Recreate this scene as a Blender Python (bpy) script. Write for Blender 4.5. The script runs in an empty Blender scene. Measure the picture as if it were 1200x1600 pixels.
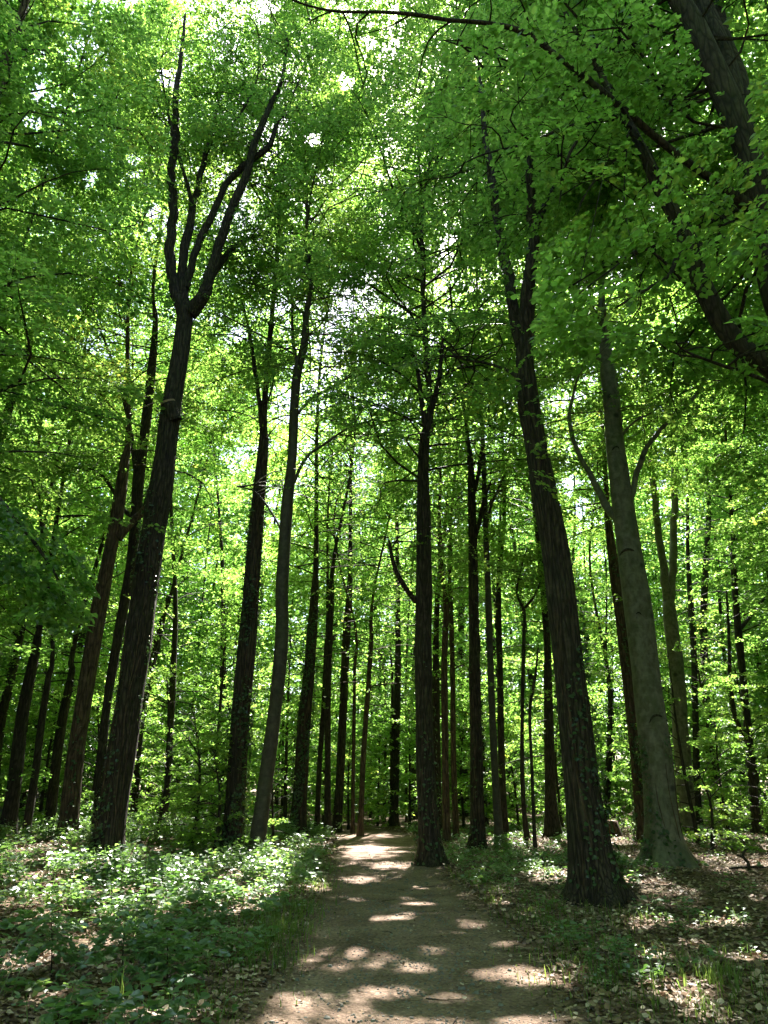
import bpy, math, random
import numpy as np
from mathutils import Vector

random.seed(11)
rng = np.random.default_rng(11)
R_ = math.radians
FPX, PITCH, EYE = 1150.0, R_(20.5), 1.65          # lens in photo pixels (1200 x 1600), pitch, eye height
SP, CP = math.sin(PITCH), math.cos(PITCH)
SC = bpy.context.scene
COL = SC.collection

# ------------------------------------------------------------------ terrain and camera geometry
def sstep(a, b, x):
    t = np.clip((x - a) / (b - a), 0, 1)
    return t * t * (3 - 2 * t)

def ground_z(x, y):
    x = np.asarray(x, float); y = np.asarray(y, float)
    bank = 0.42 * sstep(2.6, 7.5, -x - 0.35) * sstep(3, 9, y)
    bankr = 0.12 * sstep(2.0, 6.0, x)
    z = bank + bankr + 0.035 * np.sin(x * 0.9 + 1.3) * np.sin(y * 0.7) + 0.02 * np.sin(x * 2.3 + y * 1.7) * sstep(1.4, 2.6, np.abs(x - 0.3))
    far = sstep(45, 160, np.hypot(x, y))
    return z + far * 1.2

def ray(px, py):
    u = (px - 600.0) / FPX; v = (800.0 - py) / FPX
    return np.array([u, CP - v * SP, SP + v * CP])

def at(px, py, Y):
    d = ray(px, py); t = Y / d[1]
    return np.array([d[0] * t, Y, EYE + d[2] * t])

def mpp(px, py, Y):
    return (Y / ray(px, py)[1]) / FPX

def hit(px, py):
    d = ray(px, py)
    t = 2.0
    while t < 90:
        p = d * t
        if EYE + p[2] <= ground_z(p[0], p[1]):
            break
        t += 0.04
    p = d * t
    return np.array([p[0], p[1], float(ground_z(p[0], p[1]))])

def project(P):
    x = P[:, 0]; y = P[:, 1]; z = P[:, 2] - EYE
    dep = y * CP + z * SP
    up = -y * SP + z * CP
    dep = np.where(dep < 0.05, 0.05, dep)
    return 600 + FPX * x / dep, 800 - FPX * up / dep, np.where(y * CP + z * SP < 0.06, -1, dep)

SUN_PX = (752, 40)
_s = ray(*SUN_PX); SUN = _s / np.linalg.norm(_s)
SUN_EL = math.asin(SUN[2]); SUN_AZ = math.atan2(SUN[0], SUN[1])

def snoise(P, scale, seed):
    r = np.random.default_rng(seed)
    out = np.zeros(len(P))
    for i in range(6):
        k = r.normal(size=3); k /= np.linalg.norm(k)
        k *= (2 * math.pi / scale) * r.uniform(0.6, 1.7)
        out += np.sin(P @ k + r.uniform(0, 6.28))
    return out / 6 ** 0.5                              # about unit variance

# ------------------------------------------------------------------ mesh helpers
class Buf:
    def __init__(self):
        self.v = []; self.f = []; self.m = []; self.n = 0
    def add(self, v, f, mat=0):
        if len(v) == 0: return
        self.v.append(np.asarray(v, np.float32)); self.f.append(np.asarray(f, np.int64) + self.n)
        self.m.append(np.full(len(f), mat, np.int32)); self.n += len(v)

def build(name, buf, mats, parent=None, origin=None, smooth=False, smooth_mat=None):
    v = np.concatenate(buf.v) if buf.v else np.zeros((0, 3), np.float32)
    f = np.concatenate(buf.f) if buf.f else np.zeros((0, 4), np.int64)
    mi = np.concatenate(buf.m) if buf.m else np.zeros(0, np.int32)
    if origin is not None: v = v - np.asarray(origin, np.float32)
    me = bpy.data.meshes.new(name)
    me.vertices.add(len(v)); me.vertices.foreach_set('co', v.astype(np.float32).ravel())
    me.loops.add(len(f) * 4); me.loops.foreach_set('vertex_index', f.astype(np.int32).ravel())
    me.polygons.add(len(f)); me.polygons.foreach_set('loop_start', np.arange(len(f), dtype=np.int32) * 4)
    for m in mats: me.materials.append(m)
    me.polygons.foreach_set('material_index', mi)
    sm = np.full(len(f), smooth)
    if smooth_mat is not None: sm = mi == smooth_mat
    me.polygons.foreach_set('use_smooth', sm)
    me.update(calc_edges=True)
    o = bpy.data.objects.new(name, me); COL.objects.link(o)
    if parent is not None: o.parent = parent
    elif origin is not None: o.location = tuple(float(c) for c in origin)
    return o

def tag(o, label=None, cat=None, group=None, kind=None):
    for k, val in (('label', label), ('category', cat), ('group', group), ('kind', kind)):
        if val: o[k] = val
    return o

def thing(name, loc, label, cat, group=None):
    o = bpy.data.objects.new(name, None); COL.objects.link(o)
    o.empty_display_size = 0.2; o.location = tuple(float(c) for c in loc)
    return tag(o, label, cat, group)

def catmull(P, step):
    P = np.asarray(P, float)
    if len(P) < 3:
        n = max(2, int(np.linalg.norm(P[-1, :3] - P[0, :3]) / step) + 1)
        t = np.linspace(0, 1, n)[:, None]
        return P[0] * (1 - t) + P[-1] * t
    Q = np.vstack([2 * P[0] - P[1], P, 2 * P[-1] - P[-2]])
    out = []
    for i in range(1, len(Q) - 2):
        n = max(1, int(np.linalg.norm(Q[i + 1, :3] - Q[i, :3]) / step))
        t = (np.arange(n) / n)[:, None]
        a, b, c, d = Q[i - 1], Q[i], Q[i + 1], Q[i + 2]
        out.append(0.5 * (2 * b + (c - a) * t + (2 * a - 5 * b + 4 * c - d) * t ** 2 + (3 * b - a - 3 * c + d) * t ** 3))
    out.append(P[-1:])
    out = np.vstack(out)
    out[:, 3] = np.maximum(out[:, 3], 0.003)
    return out

def tube(C, k=10, lump=0.05, flare=0.0, base=None, seed=0):
    """closed-form tube round the centre line C (x, y, z, r); flare swells it into root lobes near base height"""
    r = np.random.default_rng(seed)
    P = C[:, :3]; rad = C[:, 3]
    T = np.gradient(P, axis=0); T /= np.linalg.norm(T, axis=1)[:, None] + 1e-9
    m = np.abs(T.mean(0))
    ref = np.array([0, 1.0, 0]) if m[1] < 0.75 else np.array([1.0, 0, 0])
    S = np.cross(T, ref); S /= np.linalg.norm(S, axis=1)[:, None] + 1e-9
    U = np.cross(S, T)
    th = np.linspace(0, 2 * math.pi, k, endpoint=False)
    s = np.concatenate([[0], np.cumsum(np.linalg.norm(np.diff(P, axis=0), axis=1))])
    g = np.ones((len(P), k))
    for mm in (1, 2, 3, 5):
        g += lump / mm ** 0.5 * np.sin(mm * th[None] + r.uniform(-2.2, 2.2) * s[:, None] + r.uniform(0, 6.28)) * 0.7
    g += lump * 0.5 * np.sin(r.uniform(2, 4) * s + r.uniform(0, 6.28))[:, None]
    if flare:
        h = np.maximum(P[:, 2] - base, -0.2)
        lob = 1 + 0.55 * np.cos(th * 5 + r.uniform(0, 6.28)) + 0.35 * np.cos(th * 3 + r.uniform(0, 6.28)) + 0.2 * np.cos(th * 8 + r.uniform(0, 6.28))
        g += flare * 1.5 * np.exp(-np.maximum(h, 0) / 0.26)[:, None] * np.maximum(lob, 0.05)[None]
        g += flare * 0.22 * np.exp(-np.maximum(h, 0) / 0.9)[:, None] * (0.5 + 0.5 * np.maximum(lob, 0))[None]
    V = P[:, None] + (S[:, None] * np.cos(th)[None, :, None] + U[:, None] * np.sin(th)[None, :, None]) * (rad[:, None] * g)[..., None]
    n = len(P)
    i = np.arange(n - 1)[:, None] * k; j = np.arange(k)[None]; j2 = (j + 1) % k
    F = np.stack([i + j, i + j2, i + k + j2, i + k + j], -1).reshape(-1, 4)
    # close the thin end
    V[-1] = P[-1] + (V[-1] - P[-1]) * 0.05
    return V.reshape(-1, 3), F

def nrmz(a):
    return a / (np.linalg.norm(a, axis=-1, keepdims=True) + 1e-9)

def leaf_quads(pos, axis, nrm, L, hexa=False, width=0.36):
    n = len(pos)
    axis = nrmz(axis)
    nrm = nrmz(nrm - axis * (nrm * axis).sum(-1, keepdims=True))
    side = np.cross(nrm, axis)
    L = np.asarray(L).reshape(-1, 1) * np.ones((n, 1))
    fold = L * rng.uniform(0.03, 0.22, (n, 1))
    tipd = L * rng.uniform(-0.05, 0.25, (n, 1))
    if not hexa:
        w = L * width
        v = np.stack([pos, pos + axis * L * 0.45 + side * w + nrm * fold, pos + axis * L - nrm * tipd, pos + axis * L * 0.45 - side * w + nrm * fold], 1)
        f = np.arange(n)[:, None] * 4 + np.array([[0, 1, 2, 3]])
        return v.reshape(-1, 3), f
    w = L * width * 0.92
    st = pos + axis * L * 0.12
    a1 = pos + axis * L * 0.34 + nrm * fold * 0.8; a2 = pos + axis * L * 0.7 + nrm * fold * 0.7 - nrm * tipd * 0.4
    v = np.stack([st, a1 + side * w, a2 + side * w * 0.85, pos + axis * L * 1.05 - nrm * tipd, a2 - side * w * 0.85, a1 - side * w], 1)
    b = np.arange(n)[:, None] * 6
    f = np.concatenate([b + np.array([[0, 1, 2, 3]]), b + np.array([[0, 3, 4, 5]])], 0)
    return v.reshape(-1, 3), f

# ------------------------------------------------------------------ materials
def new_mat(name):
    m = bpy.data.materials.new(name); m.use_nodes = True
    nt = m.node_tree
    for n in list(nt.nodes): nt.nodes.remove(n)
    out = nt.nodes.new('ShaderNodeOutputMaterial')
    return m, nt, out

def nd(nt, typ, **kw):
    n = nt.nodes.new('ShaderNode' + typ)
    for k, v in kw.items():
        if k in n.inputs: n.inputs[k].default_value = v
        else: setattr(n, k, v)
    return n

def ramp(nt, stops, src):
    r = nt.nodes.new('ShaderNodeValToRGB'); cr = r.color_ramp
    while len(cr.elements) < len(stops): cr.elements.new(0.5)
    for e, (p, c) in zip(cr.elements, stops):
        e.position = p; e.color = (*c, 1)
    nt.links.new(src, r.inputs['Fac'])
    return r.outputs['Color']

def mix(nt, fac, a, b, blend='MIX'):
    n = nt.nodes.new('ShaderNodeMix'); n.data_type = 'RGBA'; n.blend_type = blend
    for s, x in (('A', a), ('B', b)):
        i = [q for q in n.inputs if q.name == s and q.type == 'RGBA'][0]
        if isinstance(x, tuple): i.default_value = (*x, 1)
        else: nt.links.new(x, i)
    f = n.inputs[0]
    if isinstance(fac, (int, float)): f.default_value = fac
    else: nt.links.new(fac, f)
    return [q for q in n.outputs if q.type == 'RGBA'][0]

def leaf_mat(name, dark, light, t_dark, t_light, rough=0.42, spec=0.45, tfac=0.5):
    m, nt, out = new_mat(name)
    g = nd(nt, 'NewGeometry'); oi = nd(nt, 'ObjectInfo')
    tc = nd(nt, 'TexCoord')
    no = nd(nt, 'TexNoise', Scale=0.35, Detail=2.0); nt.links.new(g.outputs['Position'], no.inputs['Vector'])
    a = nd(nt, 'Math', operation='MULTIPLY_ADD'); a.inputs[1].default_value = 0.55
    nt.links.new(g.outputs['Random Per Island'], a.inputs[0])
    b = nd(nt, 'Math', operation='MULTIPLY_ADD'); b.inputs[1].default_value = 1.3; b.inputs[2].default_value = -0.42
    nt.links.new(no.outputs['Fac'], b.inputs[0]); nt.links.new(b.outputs[0], a.inputs[2])
    fac = a.outputs[0]
    yl = tuple(np.array(light) * (1.7, 1.15, 0.9)); yt = (min(1, t_light[0] * 1.45), t_light[1], t_light[2] * .8)
    col = ramp(nt, [(0.0, dark), (0.8, light), (1.0, yl)], fac)
    tcol = ramp(nt, [(0.0, t_dark), (0.8, t_light), (1.0, yt)], fac)
    p = nd(nt, 'BsdfPrincipled', Roughness=rough); p.inputs['Specular IOR Level'].default_value = spec
    nt.links.new(col, p.inputs['Base Color'])
    t = nd(nt, 'BsdfTranslucent'); nt.links.new(tcol, t.inputs['Color'])
    mx = nd(nt, 'MixShader'); mx.inputs[0].default_value = tfac
    nt.links.new(p.outputs[0], mx.inputs[1]); nt.links.new(t.outputs[0], mx.inputs[2])
    nt.links.new(mx.outputs[0], out.inputs['Surface'])
    return m

def bark_mat(name, c0, c1, moss=0.3, scale=26.0, stretch=0.14, bump=0.8, dist=0.03, rough=0.85, smooth_bark=False):
    m, nt, out = new_mat(name)
    tc = nd(nt, 'TexCoord')
    mp = nd(nt, 'Mapping'); mp.inputs['Scale'].default_value = (1, 1, stretch)
    nt.links.new(tc.outputs['Object'], mp.inputs['Vector'])
    n1 = nd(nt, 'TexNoise', Scale=scale, Detail=6.0, Roughness=0.62, Distortion=0.4); nt.links.new(mp.outputs[0], n1.inputs['Vector'])
    n2 = nd(nt, 'TexNoise', Scale=1.6, Detail=5.0, Roughness=0.6); nt.links.new(tc.outputs['Object'], n2.inputs['Vector'])
    n3 = nd(nt, 'TexNoise', Scale=7.0, Detail=4.0); nt.links.new(tc.outputs['Object'], n3.inputs['Vector'])
    col = ramp(nt, [(0.3, c0), (0.68, c1)], n1.outputs['Fac'])
    mf = ramp(nt, [(0.45, (0, 0, 0)), (0.72, (moss, moss, moss))], n2.outputs['Fac'])
    col = mix(nt, mf, col, (0.05, 0.065, 0.022))
    pf = ramp(nt, [(0.52, (0, 0, 0)), (0.66, (0.35, 0.35, 0.35))], n3.outputs['Fac'])
    col = mix(nt, pf, col, tuple(min(1, c * 1.35 + 0.012) for c in c1))
    p = nd(nt, 'BsdfPrincipled', Roughness=rough); p.inputs['Specular IOR Level'].default_value = 0.25
    hgt = n1.outputs['Fac']
    if not smooth_bark:                               # deep fissures between long ridges
        mp3 = nd(nt, 'Mapping'); mp3.inputs['Scale'].default_value = (1, 1, stretch * 0.8)
        nt.links.new(tc.outputs['Object'], mp3.inputs['Vector'])
        n5 = nd(nt, 'TexNoise', Scale=3.0, Detail=3.0); nt.links.new(mp3.outputs[0], n5.inputs['Vector'])
        mv = nd(nt, 'VectorMath', operation='MULTIPLY_ADD'); mv.inputs[1].default_value = (.10, .10, .10)
        nt.links.new(n5.outputs['Color'], mv.inputs[0]); nt.links.new(mp3.outputs[0], mv.inputs[2])
        v5 = nd(nt, 'TexVoronoi', Scale=scale * 0.62, feature='DISTANCE_TO_EDGE'); nt.links.new(mv.outputs[0], v5.inputs['Vector'])
        ff = ramp(nt, [(0.0, (0.75, 0.75, 0.75)), (0.16, (0, 0, 0))], v5.outputs['Distance'])
        col = mix(nt, ff, col, tuple(c * 0.5 for c in c0))
        rg = ramp(nt, [(0.0, (0, 0, 0)), (0.22, (1, 1, 1))], v5.outputs['Distance'])
        ha = nd(nt, 'Math', operation='MULTIPLY_ADD'); ha.inputs[1].default_value = 0.7
        nt.links.new(rg, ha.inputs[0]); nt.links.new(n1.outputs['Fac'], ha.inputs[2]); hgt = ha.outputs[0]
    if smooth_bark:                                   # horizontal lenticel lines and dark lens-shaped eyes of a beech
        mp2 = nd(nt, 'Mapping'); mp2.inputs['Scale'].default_value = (1, 1, 9.0)
        nt.links.new(tc.outputs['Object'], mp2.inputs['Vector'])
        n4 = nd(nt, 'TexNoise', Scale=3.2, Detail=5.0, Roughness=0.7); nt.links.new(mp2.outputs[0], n4.inputs['Vector'])
        lf = ramp(nt, [(0.30, (0.55, 0.55, 0.55)), (0.44, (0, 0, 0))], n4.outputs['Fac'])
        col = mix(nt, lf, col, tuple(c * 0.45 for c in c0))
        v = nd(nt, 'TexVoronoi', Scale=1.5); nt.links.new(tc.outputs['Object'], v.inputs['Vector'])
        ef = ramp(nt, [(0.06, (0.85, 0.85, 0.85)), (0.14, (0, 0, 0))], v.outputs['Distance'])
        col = mix(nt, ef, col, (0.02, 0.018, 0.014))
        hgt = n4.outputs['Fac']
    nt.links.new(col, p.inputs['Base Color'])
    bp = nd(nt, 'Bump', Strength=bump, Distance=dist); nt.links.new(hgt, bp.inputs['Height'])
    nt.links.new(bp.outputs[0], p.inputs['Normal'])
    nt.links.new(p.outputs[0], out.inputs['Surface'])
    return m

def soil_color(nt, vec):
    v = nd(nt, 'TexVoronoi', Scale=17.0, Randomness=1.0); nt.links.new(vec, v.inputs['Vector'])
    hs = nd(nt, 'SeparateColor'); nt.links.new(v.outputs['Color'], hs.inputs[0])
    leafc = ramp(nt, [(0.0, (0.045, 0.027, 0.015)), (0.35, (0.11, 0.066, 0.038)), (0.7, (0.20, 0.13, 0.085)), (1.0, (0.32, 0.24, 0.17))], hs.outputs[0])
    n = nd(nt, 'TexNoise', Scale=0.8, Detail=6.0, Roughness=0.65); nt.links.new(vec, n.inputs['Vector'])
    n2 = nd(nt, 'TexNoise', Scale=9.0, Detail=5.0, Roughness=0.7); nt.links.new(vec, n2.inputs['Vector'])
    dk = ramp(nt, [(0.35, (0.42, 0.40, 0.38)), (0.65, (1, 1, 1))], n2.outputs['Fac'])
    c = mix(nt, 1.0, leafc, dk, 'MULTIPLY')
    gf = ramp(nt, [(0.5, (0, 0, 0)), (0.66, (0.6, 0.6, 0.6))], n.outputs['Fac'])
    c = mix(nt, gf, c, (0.045, 0.06, 0.02))
    return c, v.outputs['Distance'], n2.outputs['Fac']

def ground_mat():
    m, nt, out = new_mat('leaf_strewn_soil')
    tc = nd(nt, 'TexCoord')
    c, d, f = soil_color(nt, tc.outputs['Object'])
    p = nd(nt, 'BsdfPrincipled', Roughness=0.9); nt.links.new(c, p.inputs['Base Color'])
    p.inputs['Specular IOR Level'].default_value = 0.2
    a = nd(nt, 'Math', operation='ADD'); nt.links.new(d, a.inputs[0]); nt.links.new(f, a.inputs[1])
    bp = nd(nt, 'Bump', Strength=0.8, Distance=0.04); nt.links.new(a.outputs[0], bp.inputs['Height'])
    nt.links.new(bp.outputs[0], p.inputs['Normal']); nt.links.new(p.outputs[0], out.inputs['Surface'])
    return m

def path_mat():
    m, nt, out = new_mat('trodden_earth')
    tc = nd(nt, 'TexCoord'); obj = tc.outputs['Object']
    soil, sd, sf = soil_color(nt, obj)
    n1 = nd(nt, 'TexNoise', Scale=0.9, Detail=8.0, Roughness=0.68); nt.links.new(obj, n1.inputs['Vector'])
    n2 = nd(nt, 'TexNoise', Scale=45.0, Detail=3.0, Roughness=0.7); nt.links.new(obj, n2.inputs['Vector'])
    v = nd(nt, 'TexVoronoi', Scale=34.0); nt.links.new(obj, v.inputs['Vector'])
    sc = nd(nt, 'SeparateColor'); nt.links.new(v.outputs['Color'], sc.inputs[0])
    c = ramp(nt, [(0.25, (0.080, 0.050, 0.034)), (0.5, (0.20, 0.134, 0.096)), (0.75, (0.33, 0.24, 0.18))], n1.outputs['Fac'])
    g = ramp(nt, [(0.0, (0.45, 0.42, 0.4)), (0.55, (1, 1, 1)), (0.9, (1.0, 1.0, 1.0)), (1.0, (1.6, 1.55, 1.45))], sc.outputs[1])
    c = mix(nt, 0.75, c, g, 'MULTIPLY')
    d = ramp(nt, [(0.3, (0.55, 0.55, 0.55)), (0.6, (1.1, 1.1, 1.1))], n2.outputs['Fac'])
    c = mix(nt, 0.8, c, d, 'MULTIPLY')
    at_ = nd(nt, 'Attribute', attribute_name='edge')
    ne = nd(nt, 'TexNoise', Scale=2.2, Detail=6.0, Roughness=0.7); nt.links.new(obj, ne.inputs['Vector'])
    s = nd(nt, 'Math', operation='ADD'); nt.links.new(at_.outputs['Fac'], s.inputs[0]); nt.links.new(ne.outputs['Fac'], s.inputs[1])
    ef = ramp(nt, [(0.95, (0, 0, 0)), (1.0, (1, 1, 1))], s.outputs[0])
    s2 = nd(nt, 'Math', operation='MULTIPLY_ADD'); s2.inputs[1].default_value = 2.0; s2.inputs[2].default_value = -1.35
    nt.links.new(s.outputs[0], s2.inputs[0]); s2.use_clamp = True
    c = mix(nt, s2.outputs[0], c, soil)
    p = nd(nt, 'BsdfPrincipled', Roughness=0.9); nt.links.new(c, p.inputs['Base Color'])
    p.inputs['Specular IOR Level'].default_value = 0.2
    h = nd(nt, 'Math', operation='ADD'); nt.links.new(n2.outputs['Fac'], h.inputs[0]); nt.links.new(v.outputs['Distance'], h.inputs[1])
    bp = nd(nt, 'Bump', Strength=0.7, Distance=0.02); nt.links.new(h.outputs[0], bp.inputs['Height'])
    nt.links.new(bp.outputs[0], p.inputs['Normal']); nt.links.new(p.outputs[0], out.inputs['Surface'])
    return m

def plain_mat(name, stops, rough=0.7, spec=0.3, tfac=0.0):
    m, nt, out = new_mat(name)
    g = nd(nt, 'NewGeometry')
    c = ramp(nt, stops, g.outputs['Random Per Island'])
    p = nd(nt, 'BsdfPrincipled', Roughness=rough); p.inputs['Specular IOR Level'].default_value = spec
    nt.links.new(c, p.inputs['Base Color'])
    if tfac:
        t = nd(nt, 'BsdfTranslucent'); nt.links.new(c, t.inputs['Color'])
        mx = nd(nt, 'MixShader'); mx.inputs[0].default_value = tfac
        nt.links.new(p.outputs[0], mx.inputs[1]); nt.links.new(t.outputs[0], mx.inputs[2])
        nt.links.new(mx.outputs[0], out.inputs['Surface'])
    else:
        nt.links.new(p.outputs[0], out.inputs['Surface'])
    return m

M_LEAF = leaf_mat('beech_leaf', (0.022, 0.062, 0.010), (0.070, 0.135, 0.022), (0.10, 0.33, 0.02), (0.54, 0.84, 0.15))
M_OAK = leaf_mat('oak_leaf', (0.020, 0.055, 0.010), (0.060, 0.115, 0.020), (0.09, 0.31, 0.02), (0.50, 0.79, 0.14))
M_FARLEAF = leaf_mat('shaded_massed_leaf', (0.018, 0.055, 0.010), (0.055, 0.115, 0.024), (0.08, 0.29, 0.02), (0.42, 0.70, 0.13))  # darker leaf variant: self-shadowing of far leaf clumps put into the colour
M_IVY = leaf_mat('ivy_leaf', (0.010, 0.030, 0.010), (0.035, 0.075, 0.020), (0.05, 0.12, 0.02), (0.12, 0.22, 0.04), rough=0.32, spec=0.5, tfac=0.25)
M_HERB = leaf_mat('herb_leaf', (0.032, 0.080, 0.028), (0.095, 0.165, 0.075), (0.12, 0.30, 0.04), (0.30, 0.50, 0.10), rough=0.36, spec=1.0, tfac=0.4)
M_GRASS = leaf_mat('grass_blade', (0.03, 0.065, 0.014), (0.10, 0.14, 0.035), (0.10, 0.22, 0.03), (0.30, 0.42, 0.08), rough=0.45, tfac=0.45)
M_OAKBARK = bark_mat('furrowed_bark', (0.012, 0.009, 0.006), (0.080, 0.058, 0.042), moss=0.35, scale=24, stretch=0.13, bump=1.0, dist=0.05)
M_BROWN = bark_mat('brown_bark', (0.030, 0.019, 0.012), (0.135, 0.088, 0.056), moss=0.25, scale=20, stretch=0.15, bump=0.9, dist=0.03)
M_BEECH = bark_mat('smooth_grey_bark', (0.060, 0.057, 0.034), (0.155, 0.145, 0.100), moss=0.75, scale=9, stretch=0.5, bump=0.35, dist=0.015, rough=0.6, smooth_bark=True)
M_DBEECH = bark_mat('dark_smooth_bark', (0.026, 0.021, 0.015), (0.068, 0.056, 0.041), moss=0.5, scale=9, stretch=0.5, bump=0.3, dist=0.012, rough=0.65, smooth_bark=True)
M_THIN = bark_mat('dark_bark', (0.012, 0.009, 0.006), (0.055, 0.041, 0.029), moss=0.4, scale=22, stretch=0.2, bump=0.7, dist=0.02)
M_LITTER = plain_mat('dry_leaf', [(0.0, (0.05, 0.03, 0.018)), (0.4, (0.17, 0.105, 0.062)), (0.75, (0.30, 0.21, 0.145)), (1.0, (0.46, 0.37, 0.28))], rough=0.6, spec=0.4, tfac=0.12)
M_STONE = plain_mat('grey_stone', [(0.0, (0.10, 0.095, 0.09)), (1.0, (0.17, 0.16, 0.15))], rough=0.8)
M_WOODCUT = plain_mat('cut_wood', [(0.0, (0.30, 0.20, 0.12)), (1.0, (0.30, 0.20, 0.12))], rough=0.8)


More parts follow.
